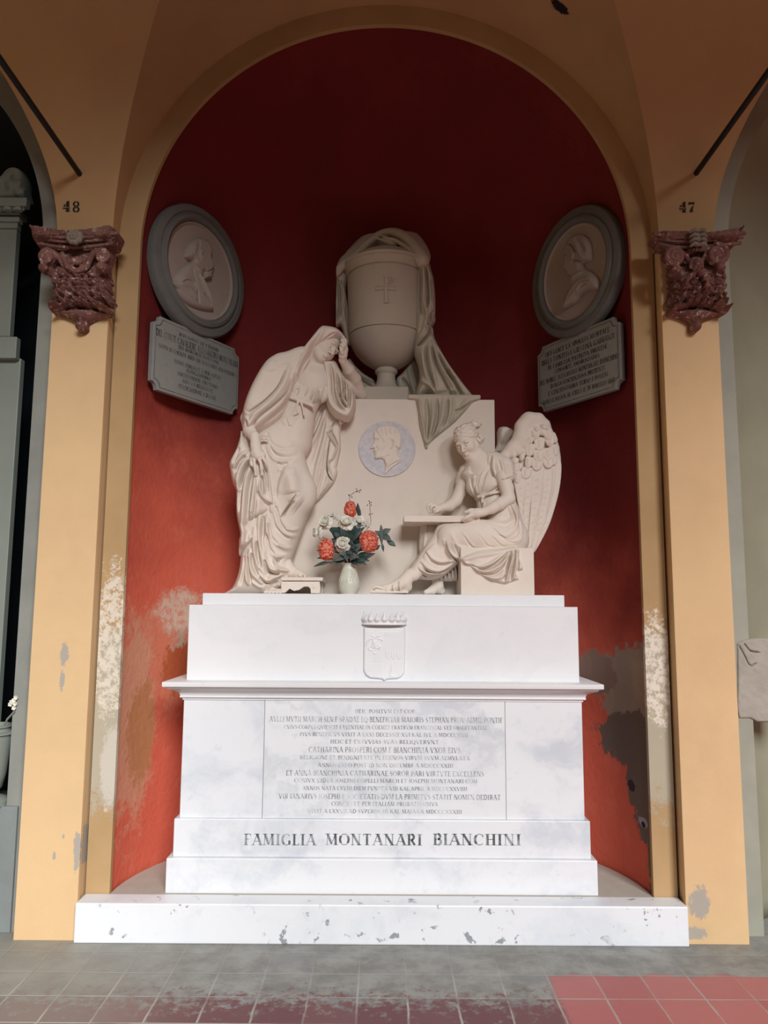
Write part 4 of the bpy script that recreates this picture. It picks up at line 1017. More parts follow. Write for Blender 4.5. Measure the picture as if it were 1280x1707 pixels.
# ---- body
V=Vol((-.12,.06,zsl-.005),(.80,.58,3.00),.0028)
Qa=rotm(('z',-37),('x',18.9),('y',-24.5)); ha=CAH.p(350,414,.335)
Wa=carve_head(V,ha,Qa,.86,smile=True)
nb=CAH.p(560,800,.37)
V.path([Wa((0,.02,-.03)),CAH.p(520,640,.365),nb],[.044,.036,.05],.025)
sN=CAH.p(870,770,.33); sF=CAH.p(350,880,.42)
V.path([sN,CAH.p(620,820,.38),sF],[.052,.07,.045],.04)
V.path([nb,CAH.p(640,1100,.38),CB.p(800,640,.38),CB.p(880,840,.38)],[.08,.085,.085,.11],.04)
V.path([CB.p(880,840,.34),CB.p(520,810,.30),CB.p(320,1060,.27)],[.10,.062,.035],.03)
V.path([CB.p(860,850,.42),CB.p(420,800,.43),CB.p(470,1080,.42)],[.09,.055,.033],.03)
# near arm
eN=CAH.p(985,1290,.245)
V.path([sN,CAH.p(900,960,.27),CAH.p(955,1130,.255),eN],[.048,.043,.038,.036],.015)
wN=CAH.p(590,1500,.21)
V.path([eN,CAH.p(860,1370,.225),CAH.p(730,1440,.215),wN],[.036,.034,.029,.022],.012)
V.path([wN,CAH.p(500,1510,.205),CAH.p(430,1520,.205)],[.022,.026,.024],.010)
carve_finger(V,[CAH.p(500,1480,.205),CAH.p(430,1462,.20),CAH.p(375,1480,.20),CAH.p(325,1500,.205)],.0105)
for i,(dx,dy,dd) in enumerate(((0,0,0),(18,18,.012),(34,30,.024),(60,36,.036))):
    carve_finger(V,[CAH.p(440+dx,1530+dy,.198+dd),CAH.p(375+dx,1560+dy,.186+dd),CAH.p(320+dx,1592+dy,.188+dd),CAH.p(282+dx,1622+dy*.8,.20+dd)],.0098)
# far arm, writing
eF=CAH.p(180,1330,.40); wF=CAH.p(-40,1432,.335)
V.path([sF,CAH.p(290,1090,.42),eF],[.045,.039,.034],.015)
V.path([eF,CAH.p(90,1400,.37),wF],[.034,.031,.021],.012)
V.path([wF,CL.p(525,128,.325),CL.p(505,122,.322)],[.021,.023,.019],.008)
carve_finger(V,[CL.p(512,108,.318),CL.p(490,92,.305),CL.p(466,92,.302),CL.p(452,110,.308),CL.p(458,135,.315),CL.p(470,150,.318)],.0080)
carve_finger(V,[CL.p(520,112,.308),CL.p(500,100,.298),CL.p(482,112,.298),CL.p(478,130,.305),CL.p(484,150,.312)],.0082)
carve_finger(V,[CL.p(530,125,.305),CL.p(515,122,.292),CL.p(500,135,.294),CL.p(500,152,.305)],.0080)
carve_finger(V,[CL.p(540,135,.305),CL.p(528,138,.295),CL.p(516,148,.296),CL.p(510,156,.305)],.0076)
carve_finger(V,[CL.p(520,135,.332),CL.p(495,130,.33),CL.p(475,140,.325),CL.p(466,152,.32)],.0080)
# feet
V.path([CL.p(320,610,.27),CL.p(285,660,.26),CL.p(225,690,.245),CL.p(130,715,.225),CL.p(75,722,.215)],[.034,.036,.027,.019,.013],.015)
V.cap(CL.p(300,700,.27),CL.p(285,725,.27),.030,.022,.015)
for i in range(5): carve_finger(V,[CL.p(120+i*4,708-i*2,.205+.013*i),CL.p(80+i*3,698-i,.200+.013*i),CL.p(52+i*5,708+i*0,.200+.014*i)],.0095-.0006*i)
V.box(CL.p(170,738,.24),(.105,.045,.006),.003,.003)
for a_,b_ in (((250,650),(262,735)),((200,680),(215,735)),((150,700),(160,740))): V.path([CL.p(a_[0],a_[1],.20),CL.p((a_[0]+b_[0])/2-8,(a_[1]+b_[1])/2,.195),CL.p(b_[0],b_[1],.20)],.004,.003)
V.path([CL.p(520,640,.42),CL.p(530,690,.41),CL.p(490,722,.40),CL.p(440,738,.38)],[.030,.030,.024,.014],.012); V.cap(CL.p(545,720,.42),CL.p(560,730,.42),.028,.02,.012)
V.flat(2,zsl+.001)
adopt(V.mesh('body',M['stone'],None,0),an)
# ---- hair
V=Vol(ha-.20,ha+.20,.0024)
sH=.86
HE=lambda p,r,k=.01,mode='add': V.ell(Wa(p),np.array(r)*sH,k,Qa,mode)
HE((0,.022,.036),(.0765,.092,.0785),.01)
V.cap(Wa((0,-.13,-.035)),Wa((0,-.07,-.04)),.072*sH,.066*sH,.01,'cut')
V.cap(Wa((-.10,-.02,-.12)),Wa((.10,-.02,-.12)),.075*sH,.075*sH,.01,'cut')
V.cap(Wa((0,-.085,-.02)),Wa((0,-.05,-.10)),.060*sH,.06*sH,.01,'cut')
for sd in (-1,1):
    for j in range(9):
        b0=-.05+.15*j; th=[]
        for i in range(11):
            t=i/10; a=.10+2.35*t; b_=b0*(1-.25*t)+.07*math.sin(t*11+j*2.1)-.25*t*(1 if j<3 else 0)
            if j<4: b_=max(b_, .30-1.1*t)
            th.append(Wa((sd*.078*math.sin(a)*math.cos(b_),.022-.094*math.cos(a)*math.cos(b_),.036+.0805*math.sin(b_))))
        V.path(th,[.0034,.0056,.0060,.0058,.004],.002,n=2)
    for j in range(6):
        a=.5+j*.16; c0=Wa((sd*.076,.0+.018*j,-.005-.012*(j%3))); c1=Wa((sd*.074,.015+.014*j,-.045-.010*(j%2)))
        V.path([c0,Wa((sd*.084,.004+.016*j,-.025)),c1],[.008,.008,.004],.003)
bc=CAH.p(475,165,.385)
V.path([Wa((0,.07,.085)),bc],[.024*sH,.020],.010)
V.ell(bc,(.033,.032,.027),.006)
for i in range(7):
    a=i*.9; V.path([bc+np.array([.036*math.cos(a),-.02,.024*math.sin(a)]),bc+np.array([.020*math.cos(a+1),-.034,.018*math.sin(a+1)]),bc+np.array([.03*math.cos(a+2),-.024,.02*math.sin(a+2)])],[.005,.006,.004],.002)
adopt(V.mesh('hair',M['stone'],None,0),an)
# ---- dress
V=Vol((.02,.06,zsl+.03),(.92,.62,2.80),.0028)
def B(pts,w=.010,h=.010,kind='g',Y=.22,n=5,crop=CB): return crop.st(pts,Y,w,h,kind,n)
# far leg and the pleats behind
V.layer(CB.poly([(375,745),(480,735),(520,800),(470,900),(400,960),(352,930),(352,840)],.42,3),.43,.055,.045,[B([(400,760),(385,830),(375,920)],.008,.010,Y=.38),B([(430,760),(415,830),(400,900)],.006,-.010,Y=.38),B([(450,780),(440,840),(420,900)],.006,.008,Y=.38)],k=.004)
V.layer(CB.poly([(455,1040),(520,1000),(600,960),(600,1085),(565,1095),(530,1100),(495,1095),(470,1095)],.38,2),.40,.04,.02,[B([(x,1010),(x+6,1050),(x+8,1098)],.0045,(.008 if i%2 else -.012),'full',Y=.36) for i,x in enumerate(range(465,600,11))],k=.002)
# skirt
skp=[(830,560),(860,560),(905,590),(940,660),(962,740),(970,820),(964,880),(935,908),(900,912),(840,930),(740,960),(660,1000),(600,985),(560,1015),(520,1050),(478,1078),(420,1091),(370,1088),(325,1080),(295,1068),(275,1050),(300,1000),(328,968),(380,895),(440,840),(478,798),(510,772),(560,756),(640,750),(740,745),(770,710),(800,650)]
sf=[ # hip gathers
 B([(900,640),(935,720),(920,790),(860,830),(780,800)],.008,.010),B([(890,640),(920,720),(900,770),(850,790),(790,770)],.006,-.009),
 B([(880,650),(900,710),(870,745),(800,740)],.006,.008),B([(945,720),(952,800),(920,850),(870,850),(800,820)],.007,-.009),B([(955,740),(962,820),(935,880)],.008,.008),
 B([(740,745),(800,790),(850,840),(900,860),(950,850)],.009,.010),B([(760,770),(820,820),(870,860),(920,870)],.006,-.008),
 # thigh folds that slip under
 B([(530,800),(570,880),(610,900),(680,900)],.010,.010),B([(600,800),(650,880),(710,915),(790,905)],.010,.012),B([(610,830),(660,895),(720,910)],.006,-.013),
 B([(690,800),(740,870),(790,905),(850,905)],.010,.012),B([(705,830),(750,885),(800,900)],.006,-.011),B([(770,810),(820,870),(880,905)],.009,.010),B([(785,840),(835,885),(880,895)],.006,-.010),
 B([(700,770),(560,780),(500,810)],.05,.010),
 # deep crease behind the knee
 B([(500,860),(520,920),(560,965),(600,985)],.006,-.024,'l'),B([(490,840),(512,910),(550,950),(600,970),(650,1010)],.009,.014),
 B([(540,860),(580,930),(640,980),(720,1010)],.010,.010),B([(555,880),(590,940),(650,975)],.006,-.012),B([(500,880),(510,930),(545,980)],.008,-.012),
 # calf swags and hem
 B([(385,900),(420,960),(480,985),(550,975)],.009,.010),B([(390,930),(430,980),(490,1000),(555,985)],.006,-.010),
 B([(345,965),(400,1020),(470,1040),(550,1005)],.009,.012),B([(350,990),(400,1035),(470,1050),(530,1025)],.006,-.012),
 B([(320,990),(360,1030),(430,1055),(500,1045)],.007,.010),B([(310,1005),(350,1050),(420,1072),(490,1060)],.006,-.011),
 B([(278,1052),(325,1079),(420,1090),(478,1077),(540,1030),(590,990)],.005,.009,'full'),B([(305,1000),(330,1040),(380,1070)],.006,.010),B([(330,1000),(360,1045),(400,1070)],.005,-.010),
 B([(440,860),(400,900),(360,960)],.03,.012),B([(360,985),(390,1030),(420,1050)],.005,-.008)]
V.layer(CB.poly(skp,.32,4),.34,.085,.055,sf,k=.004,back=.10,bulge=(.04,.06))
V.path([CB.p(900,850,.32),CB.p(700,825,.27),CB.p(525,825,.26)],[.095,.075,.062],.05)
# cloth falling over the front of the seat
fp=[(590,960),(700,915),(840,900),(935,895),(945,960),(968,1030),(935,1046),(930,1062),(943,1090),(905,1105),(855,1121),(800,1110),(750,1088),(700,1060),(650,1015),(610,1000)]
f2=[B([(600,985),(680,1020),(760,1000),(860,930)],.010,.016),B([(640,1000),(720,1030),(800,1000),(870,930)],.007,-.014),B([(660,1020),(740,1045),(820,1010),(880,935)],.009,.014),
 B([(700,1045),(770,1065),(840,1030),(895,930)],.007,-.012),B([(720,1060),(790,1085),(860,1050),(905,930)],.009,.012),B([(900,915),(880,1000),(860,1115)],.009,.014),B([(885,920),(862,1010),(845,1100)],.006,-.012),
 B([(925,910),(915,1000),(900,1100)],.008,.014),B([(912,915),(898,1000),(882,1100)],.006,-.013),B([(905,900),(935,905),(945,960),(960,1025)],.009,.014),B([(925,925),(930,1000),(920,1060)],.006,-.012),
 B([(600,975),(700,950),(800,935),(880,915)],.012,.010),B([(700,1060),(750,1087),(800,1109),(855,1120),(905,1104),(942,1090)],.004,.006,'full')]
V.layer(CB.poly(fp,.22,3),.235,.055,.022,f2,k=.003,bulge=(.015,.04))
# bodice and sleeves
bp=[(742,345),(770,338),(805,335),(850,360),(872,400),(880,450),(845,480),(826,500),(826,545),(836,566),(800,580),(740,585),(700,597),(660,580),(642,545),(640,500),(600,470),(620,430),(660,395),(668,440),(690,440),(715,415),(735,385)]
bfo=[B([(748,350),(735,400),(700,450),(660,470)],.006,.009,'full',Y=.28),B([(735,400),(690,480),(680,560)],.005,-.005,Y=.28),B([(750,420),(715,480),(700,580)],.005,.006,Y=.28),B([(770,400),(735,490),(715,585)],.005,-.006,Y=.28),
 B([(790,350),(785,420),(800,480),(822,510)],.006,.009,Y=.28),B([(778,350),(770,430),(790,480)],.005,-.009,Y=.28),B([(800,470),(815,500),(830,530)],.005,-.014,Y=.28),B([(770,430),(790,480),(825,500)],.005,-.010,Y=.28),
 B([(660,480),(665,530),(690,585)],.005,-.005,Y=.28),B([(675,470),(682,530),(700,585)],.005,.005,Y=.28),B([(800,520),(770,560),(730,585)],.006,.006,Y=.28),B([(820,530),(790,565),(760,580)],.005,-.006,Y=.28)]
V.layer(CB.poly(bp,.34,4),.37,.08,.06,[],k=.006,back=.07)
V.path([CB.p(762,368,.335),CB.p(800,400,.315),CB.p(815,470,.305)],[.034,.045,.040],.03)
V.ell(CB.p(775,515,.315),(.060,.050,.056),.045); V.ell(CB.p(685,530,.34),(.05,.045,.05),.045)
V.engrave([(q[0],q[1],q[2]*.85) for q in bfo],.37)
V.path([CB.p(838,566,.28),CB.p(770,578,.27),CB.p(700,598,.30)],.009,.004)
mid=[(702,596),(770,580),(838,566),(850,620),(840,680),(780,730),(720,740),(700,690)]
V.layer(CB.poly(mid,.34,3),.37,.065,.05,[B([(x,600),(x+8,640),(x+2,700)],.005,(.007 if i%2 else -.008),Y=.3) for i,x in enumerate(range(712,840,14))],k=.005)
V.path([CB.p(728,598,.29),CB.p(722,630,.285)],.006,.003); V.ell(CB.p(728,598,.285),(.012,.008,.009),.003)
# sleeves
V.path([CB.p(800,388,.325),CB.p(848,422,.298),CB.p(862,474,.272)],[.046,.052,.049],.03)
V.engrave([B([(845,365),(862,410),(870,470)],.005,.004),B([(825,370),(838,420),(845,485)],.005,-.004),B([(875,400),(885,440),(888,475)],.004,-.004)],.30)
V.path([CB.p(826,497,.245),CB.p(850,492,.222),CB.p(880,480,.215),CB.p(905,468,.245)],.0045,.003)
V.path([CB.p(650,430,.41),CB.p(620,480,.42),CB.p(608,512,.42)],[.042,.045,.043],.01)
V.path([CB.p(582,512,.40),CB.p(605,527,.378),CB.p(640,540,.39)],.004,.003)
V.ell(CB.p(905,470,.27),(.008,.012,.008),.003)
adopt(V.mesh('dress',M['stone'],None,0),an)
# ---- wings
def wing_vol(name,lo,hi,base,feathers,yc,parent):
    V=Vol(lo,hi,.0028)
    base(V)
    adopt(V.mesh(name,M['stone'],None,0),parent)
W_=lambda pts,n=4,Y=.38: CWg.poly(pts,Y,n)
def near_wing(V):
    out=[(120,540),(200,470),(270,390),(298,330),(297,230),(320,160),(380,105),(460,82),(540,95),(600,130),(660,210),(720,300),(775,430),(800,560),(798,700),(785,850),(740,1070),(690,1220),(640,1370),(560,1520),(480,1662),(468,1600),(350,1592),(345,1400),(300,1150),(250,950),(220,800),(160,640)]
    V.layer(W_(out),.42,.035,.03,[],k=.002,back=.03)
    def fe(pts,dy,T=.010,strk=(),n=4,r=.008): V.layer(W_(pts,n),.395-dy,T,r,strk,k=.0012,back=.03)
    V2=lambda pts,w=.0035,h=-.003,k='g': CWg.st(pts,.37,w,h,k)
    def barbs(a,b,nn=9,sx=26,ln=40):
        out=[]; 
        for i in range(nn):
            t=(i+.5)/nn; x=a[0]+(b[0]-a[0])*t; y=a[1]+(b[1]-a[1])*t; out.append(V2([(x,y),(x+sx,y-ln*.5),(x+sx*1.6,y-ln*1.1)],.003,-.0022))
        return out
    fe([(700,520),(760,560),(796,640),(785,850),(740,1070),(640,1370),(480,1655),(560,1400),(640,1150),(700,900)],.000,strk=barbs((735,700),(560,1450),12,30,50))
    fe([(590,560),(700,560),(725,700),(715,900),(640,1200),(560,1420),(482,1640),(450,1590),(540,1150),(575,900)],.006,strk=barbs((620,800),(500,1450),9,26,30)+[V2([(690,640),(690,900),(600,1300)],.004,.004)])
    fe([(480,600),(588,640),(570,900),(540,1120),(490,1330),(446,1592),(400,1592),(430,1200),(455,900)],.012,strk=barbs((495,800),(425,1450),8,24,26))
    fe([(365,700),(468,700),(460,900),(428,1150),(405,1400),(400,1592),(358,1592),(350,1250),(365,950)],.016,strk=barbs((390,850),(370,1450),8,18,22))
    fe([(240,780),(368,790),(362,1000),(350,1200),(352,1590),(340,1400),(300,1150),(262,950)],.018,strk=barbs((300,900),(335,1350),6,14,20))
    def covert(cx,cy,w,h,dy,ang=0):
        P=[]; ca,sa=math.cos(R(ang)),math.sin(R(ang))
        for x,y in ((-.85,-1.2),(-1,-.3),(-.9,.35),(-.5,.85),(0,1),(.5,.85),(.9,.35),(1,-.3),(.85,-1.2)):
            X=x*w;Y=y*h; P.append((cx+X*ca-Y*sa,cy+X*sa+Y*ca))
        fe(P,dy,.012,[V2([(cx,cy-h),(cx+sa*-h*.3,cy+.5*h)],.006,.004)],3,.010)
    rows=[ # lowest row first
     [(280,800,42,66,0),(378,755,62,60,12),(505,650,64,72,8),(635,630,62,64,-8),(690,600,50,60,-14)],
     [(262,700,40,60,10),(335,560,34,54,10),(405,640,42,62,8),(520,560,60,60,0),(630,540,64,62,-6),(700,500,46,60,-18)],
     [(250,620,42,40,20),(330,500,34,46,24),(420,500,54,68,16),(528,430,62,68,0),(650,400,52,50,-14),(700,360,34,56,-24)],
     [(290,520,34,34,28),(360,440,34,40,28),(425,390,32,44,22),(490,330,38,46,8),(560,290,40,40,0),(625,320,52,62,-14),(235,560,30,30,25)],
     [(455,320,26,34,18),(405,350,24,34,28),(490,270,26,30,8),(570,240,28,30,-5),(610,250,28,30,-12)]]
    for i,rw in enumerate(rows):
        for c in rw: covert(c[0],c[1],c[2],c[3],.024+.0065*i,c[4])
    V.path([CWg.p(140,560,.38),CWg.p(240,460,.375),CWg.p(330,340,.37),CWg.p(345,220,.375),CWg.p(420,140,.38),CWg.p(520,140,.385),CWg.p(600,190,.39),CWg.p(680,330,.40),CWg.p(735,450,.405)],[.035,.040,.045,.042,.045,.04,.028,.018,.010],.02)
    V.ell(CWg.p(430,220,.385),(.075,.04,.075),.02)
def far_wing(V):
    out=[(0,500),(35,465),(60,410),(62,330),(62,270),(80,225),(120,208),(170,210),(225,235),(270,270),(330,330),(340,420),(300,520),(200,600),(120,560)]
    V.layer(CWg.poly(out,.56,4),.58,.045,.04,[CWg.st([(80,420),(160,430),(260,350)],.55,.02,-.01),CWg.st([(70,380),(80,280),(140,225),(240,260)],.55,.02,.008)],k=.004,bulge=(.02,.05))
    V.layer(CWg.poly([(200,560),(330,400),(420,420),(420,800),(330,1200),(250,1200),(200,900)],.56,3),.60,.03,.03,[],k=.01)
wing_vol('wing',(px_(835,800,.4)-.03,.25,pz(935,.4)-.03),(px_(945,800,.4)+.03,.50,pz(688,.4)+.05),near_wing,None,0,an)
wing_vol('wing',(px_(815,800,.6)-.03,.48,pz(900,.6)),(px_(890,800,.6)+.06,.68,pz(700,.6)+.05),far_wing,None,0,an)
# ---- tablet and stylus
tb=thing('writing_tablet','thin rectangular stone tablet held flat on the winged woman\'s knees','tablet',tuple(at(725,866,.3)))
yb=.225; a=at(673,858.5,yb); b=at(800,867,yb); 
MB().box(a[0],b[0],yb,.44,a[2]-.038,a[2]-.002).build('slab',M['stone'],tb,bevel=.004,seg=3)
sy=thing('stylus','slender stone writing stick in the winged woman\'s right hand','stylus',tuple(at(722,850,.30)))
MB().tube([CB.p(425,668,.312),CB.p(432,640,.31),CB.p(462,572,.315)],[.0025,.0045,.0040],10).build('stick',M['stone'],sy,smooth=True)

# ================================================================== urn under its cloth
UY=.745; uc=at(643.5,640,UY)[0]
ur=thing('funerary_urn','big covered marble urn marked with a cross, standing on the stele','urn',(uc,UY,zst))
def ur_p(r,y): return (r/4.0/1280*4.83, float(at(643.5,360+y/4.0,UY)[2]))
zpl=ur_p(0,1178)[1]
MB().box(uc-.137,uc+.137,UY-.137,UY+.137,zst,zpl).build('plinth',M['urnstone'],ur,bevel=.003)
prof=[ur_p(r,y) for r,y in ((4,1178),(100,1178),(104,1168),(98,1155),(84,1148),(70,1125),(62,1090),(62,1062),(74,1052),(78,1040),(74,1030),(62,1026),(64,1020))]
prof[0]=(prof[0][0],zpl)
MB().lathe([(r,z) for r,z in prof],(uc,UY,0),64).build('foot',M['urnstone'],ur,smooth=True)
prof=[ur_p(r,y) for r,y in ((4,1024),(60,1022),(110,1005),(165,968),(210,922),(240,870),(252,835),(256,822),(256,818),(248,815),(248,812),(258,809),(260,780),(264,640),(268,520),(272,440),(272,432),(264,428),(264,424),(276,420),(278,412),(284,396),(296,380),(300,376),(4,372))]
MB().lathe(prof,(uc,UY,0),96).build('bowl',M['urnstone'],ur,smooth=True)
prof=[ur_p(r,y) for r,y in ((4,373),(300,374),(304,368),(304,356),(294,350),(270,346),(262,336),(225,300),(170,270),(110,250),(70,240),(50,232),(44,215),(60,200),(66,185),(50,165),(30,155),(4,152))]
MB().lathe(prof,(uc,UY,0),96).build('lid',M['urnstone'],ur,smooth=True)
# cross with a looped head, in low relief, following the curve of the bowl
def on_bowl(cx_,cy_,out=.004):
    P=CU.p(cx_,cy_,UY-.26); r=.26; 
    for _ in range(4):
        dx=P[0]-uc; rr=.2518+ .010*(P[2]-3.25); y=UY-math.sqrt(max(rr*rr-dx*dx,0)); P=CU.p(cx_,cy_,y-out)
    return P
V=Vol(on_bowl(400,600)-[.02,.03,.02],on_bowl(580,380)+[.02,.05,.02],.0018)
def bars(pts,w0):
    for i in range(len(pts)-1):
        a=on_bowl(*pts[i],.001); b=on_bowl(*pts[i+1],.001); V.cap(a,b,w0,w0,.002)
for off in (-5,0,5): bars([(494+off,415),(492+off,490),(494+off,570)],.0058)
for off in (-4,3): bars([(430,485+off),(490,482+off),(550,485+off)],.0058)
bars([(478,404),(512,404)],.005); bars([(480,574),(508,574)],.005); bars([(428,472),(428,496)],.005); bars([(552,472),(552,496)],.005)
bars([(500,408),(522,404),(538,416),(540,430),(530,444),(515,448),(506,438),(510,428),(518,430)],.0052)
adopt(V.mesh('cross_relief',M['urnstone'],None,0),ur)

cl=thing('urn_drapery','carved stone cloth thrown over the urn and trailing down the stele front','drapery',(uc+.2,.7,zst))
V=Vol((-.32,.40,2.55),(.78,1.02,4.05),.0034)
U=lambda pts,w,h,kind='g',Y=.50,n=5: CU.st(pts,Y,w,h,kind,n)
# cloth over the knob and lid
V.path([CU.p(165,385,.70),CU.p(200,335,.68),CU.p(290,262,.66),CU.p(370,185,.66),CU.p(440,128,.68),CU.p(510,108,.70),CU.p(580,122,.66),CU.p(650,175,.62),CU.p(700,240,.58),CU.p(735,300,.56)],[.022,.024,.020,.018,.020,.022,.030,.036,.042,.048],.015,n=3)
V.path([CU.p(200,345,.80),CU.p(330,230,.84),CU.p(450,140,.82),CU.p(560,135,.80),CU.p(660,190,.80),CU.p(730,280,.78)],[.04,.06,.06,.06,.07,.06],.03,n=3)
V.path([CU.p(470,130,.66),CU.p(500,150,.62),CU.p(560,165,.60),CU.p(640,220,.56),CU.p(700,290,.53)],[.012,.012,.012,.014,.016],.006,n=3)
V.path([CU.p(440,150,.66),CU.p(480,165,.63),CU.p(520,180,.62),CU.p(560,190,.62)],[.010,.010,.012,.008],.004,n=3)
# left fall
lf_=[(150,375),(175,345),(225,330),(230,420),(222,480),(240,620),(243,760),(250,850),(215,800),(190,720),(150,735),(138,700),(138,560),(138,440)]
V.layer(CU.poly(lf_,.72,4),.76,.05,.03,[U([(165,400),(180,480),(185,600),(160,700)],.010,-.020,Y=.70),U([(150,420),(150,560),(148,700)],.010,.012,Y=.70),U([(205,420),(200,560),(215,700)],.012,.014,Y=.70),U([(225,430),(232,600),(240,760)],.008,-.010,Y=.70),U([(185,420),(205,500),(200,640)],.006,-.012,Y=.70)],k=.004)
# right fall
rf=[(690,225),(740,262),(790,320),(812,380),(822,450),(828,560),(826,640),(828,672),(815,695),(790,720),(812,730),(820,790),(860,870),(910,960),(960,1030),(1020,1110),(1108,1222),(1090,1232),(960,1236),(840,1230),(800,1195),(760,1180),(700,1232),(690,1180),(712,1100),(720,1060),(712,980),(686,900),(684,850),(690,760),(696,600),(698,420),(700,320)]
rs=[U([(705,260),(706,420),(702,600),(696,760),(688,850)],.008,.014,'full'),U([(735,280),(745,400),(745,540),(760,640)],.012,.016),U([(722,290),(728,420),(722,560),(735,640)],.007,-.018),
 U([(770,300),(790,400),(800,500),(795,580)],.012,.016),U([(758,310),(770,420),(775,520),(770,600)],.007,-.018),U([(800,360),(812,460),(815,560),(825,600),(800,625),(828,665)],.009,.016),U([(790,380),(800,480),(802,560)],.006,-.014),
 U([(826,600),(795,640),(800,680),(828,670)],.006,-.018),U([(828,672),(800,712),(772,730),(770,770),(720,820),(690,852)],.007,.016,'full',n=3),U([(800,725),(785,760),(740,820),(700,850)],.009,-.022,'g',n=3),
 U([(740,560),(745,650),(720,760)],.010,-.010),U([(770,600),(768,680),(765,740)],.008,.010),
 U([(690,870),(700,960),(725,1040),(735,1090),(790,1130),(828,1190)],.009,.018,'full'),U([(780,820),(790,940),(815,1060),(835,1170)],.012,.016),U([(760,850),(765,960),(790,1060),(820,1140)],.008,-.016),U([(735,860),(738,960),(760,1050),(800,1110)],.009,.010),
 U([(805,780),(820,880),(870,1000),(930,1100),(980,1210)],.012,.018),U([(800,860),(830,980),(880,1080),(940,1200)],.008,-.018),U([(820,820),(880,940),(950,1060),(1040,1200)],.012,.018),U([(830,890),(890,1010),(960,1110),(1010,1200)],.008,-.018),
 U([(860,890),(930,1000),(1000,1100),(1090,1220)],.010,.014),U([(900,1010),(930,1060),(960,1080)],.010,-.012),U([(840,1160),(900,1150),(980,1170)],.010,.012)]
V.layer(CU.poly(rf,.56,4),.63,.075,.045,rs,k=.005,back=.12,bulge=(.03,.04))
# cloth gathered behind the foot
V.layer(CU.poly([(240,940),(300,1000),(360,1050),(430,1100),(440,1175),(350,1190),(352,1225),(250,1225),(235,1100)],.84,3),.88,.04,.03,[U([(260,980),(330,1060),(420,1110)],.012,.014,Y=.84),U([(260,1010),(320,1090),(420,1150)],.009,-.016,Y=.84),U([(330,1110),(380,1140),(430,1160)],.01,.012,Y=.84)],k=.004)
V.layer(CU.poly([(560,1080),(600,1040),(660,960),(700,960),(760,1100),(720,1225),(640,1225),(630,1175),(570,1150)],.80,3),.84,.05,.03,[U([(640,1020),(660,1100),(690,1200)],.012,.014,Y=.8),U([(600,1080),(640,1140),(660,1210)],.01,-.014,Y=.8)],k=.004)
# the corner hanging down the face of the stele, with a tassel
hp=[(698,1215),(800,1195),(900,1205),(1000,1210),(1095,1222),(1070,1245),(1000,1325),(940,1385),(860,1450),(790,1510),(772,1532),(755,1535),(735,1480),(715,1400),(706,1310)]
hs_=[U([(712,1240),(725,1340),(750,1440),(765,1530)],.008,.012,'full'),U([(760,1230),(770,1340),(765,1440),(766,1520)],.012,-.014),U([(800,1225),(805,1330),(790,1430),(772,1520)],.010,.012),U([(830,1220),(835,1320),(815,1420),(780,1510)],.008,-.012),
 U([(870,1215),(868,1320),(840,1420),(790,1505)],.010,.012),U([(905,1215),(900,1320),(870,1410)],.007,-.012),U([(940,1215),(940,1310),(910,1390)],.009,.010),U([(1070,1240),(1000,1290),(950,1310)],.006,-.012),U([(1090,1225),(1000,1325),(940,1385),(860,1450),(772,1532)],.004,.008,'full'),U([(1020,1225),(990,1280),(950,1330)],.007,.008)]
V.layer(CU.poly(hp,.49,4),YST+.004,.034,.02,hs_,k=.003,back=.02)
V.path([CB.p(392,285,YST-.012),CB.p(395,305,YST-.012)],[.010,.008],.003); V.ell(CB.p(391,340,YST-.012),(.019,.016,.028),.006)
V.box((.36,.62,zst+.012),(.22,.14,.014),.01,.02)
adopt(V.mesh('cloth',M['urnstone'],None,0),cl)

# ================================================================== side wall portraits and plaques
class Plane:
    """a vertical plane through c with horizontal direction u; local coordinates (s, z)"""
    def __init__(s,c,u,nrm): s.c=np.array(c,float); s.u=np.array(u,float)/np.linalg.norm(u); s.n=np.array(nrm,float)/np.linalg.norm(nrm)
    def hit(s,px,py,off=0.0):
        d=CM@np.array([(px-640.0)/FPX,(853.5-py)/FPX,-1.0]); c=s.c+s.n*off
        t=((c-CP)@s.n)/(d@s.n); return CP+d*t
    def sz(s,px,py,off=0.0):
        p=s.hit(px,py,off); return ((p-s.c)@s.u, p[2])
    def M(s,zc=0.0,off=0.0):
        """matrix taking local (x along, y into wall, z up) to the world"""
        m=Matrix.Identity(4)
        for i in range(3): m[i][0]=s.u[i]; m[i][1]=-s.n[i]; m[i][2]=(0,0,1)[i]; m[i][3]=(s.c+s.n*off)[i]
        m[2][3]=zc; return m
LP=Plane((-1.115,.515,0),(.503,.864,0),(.864,-.503,0)); RP=Plane((1.115,.515,0),(.503,-.864,0),(-.864,-.503,0))
def place(o,m4,parent): o.data.transform(m4); adopt(o,parent)
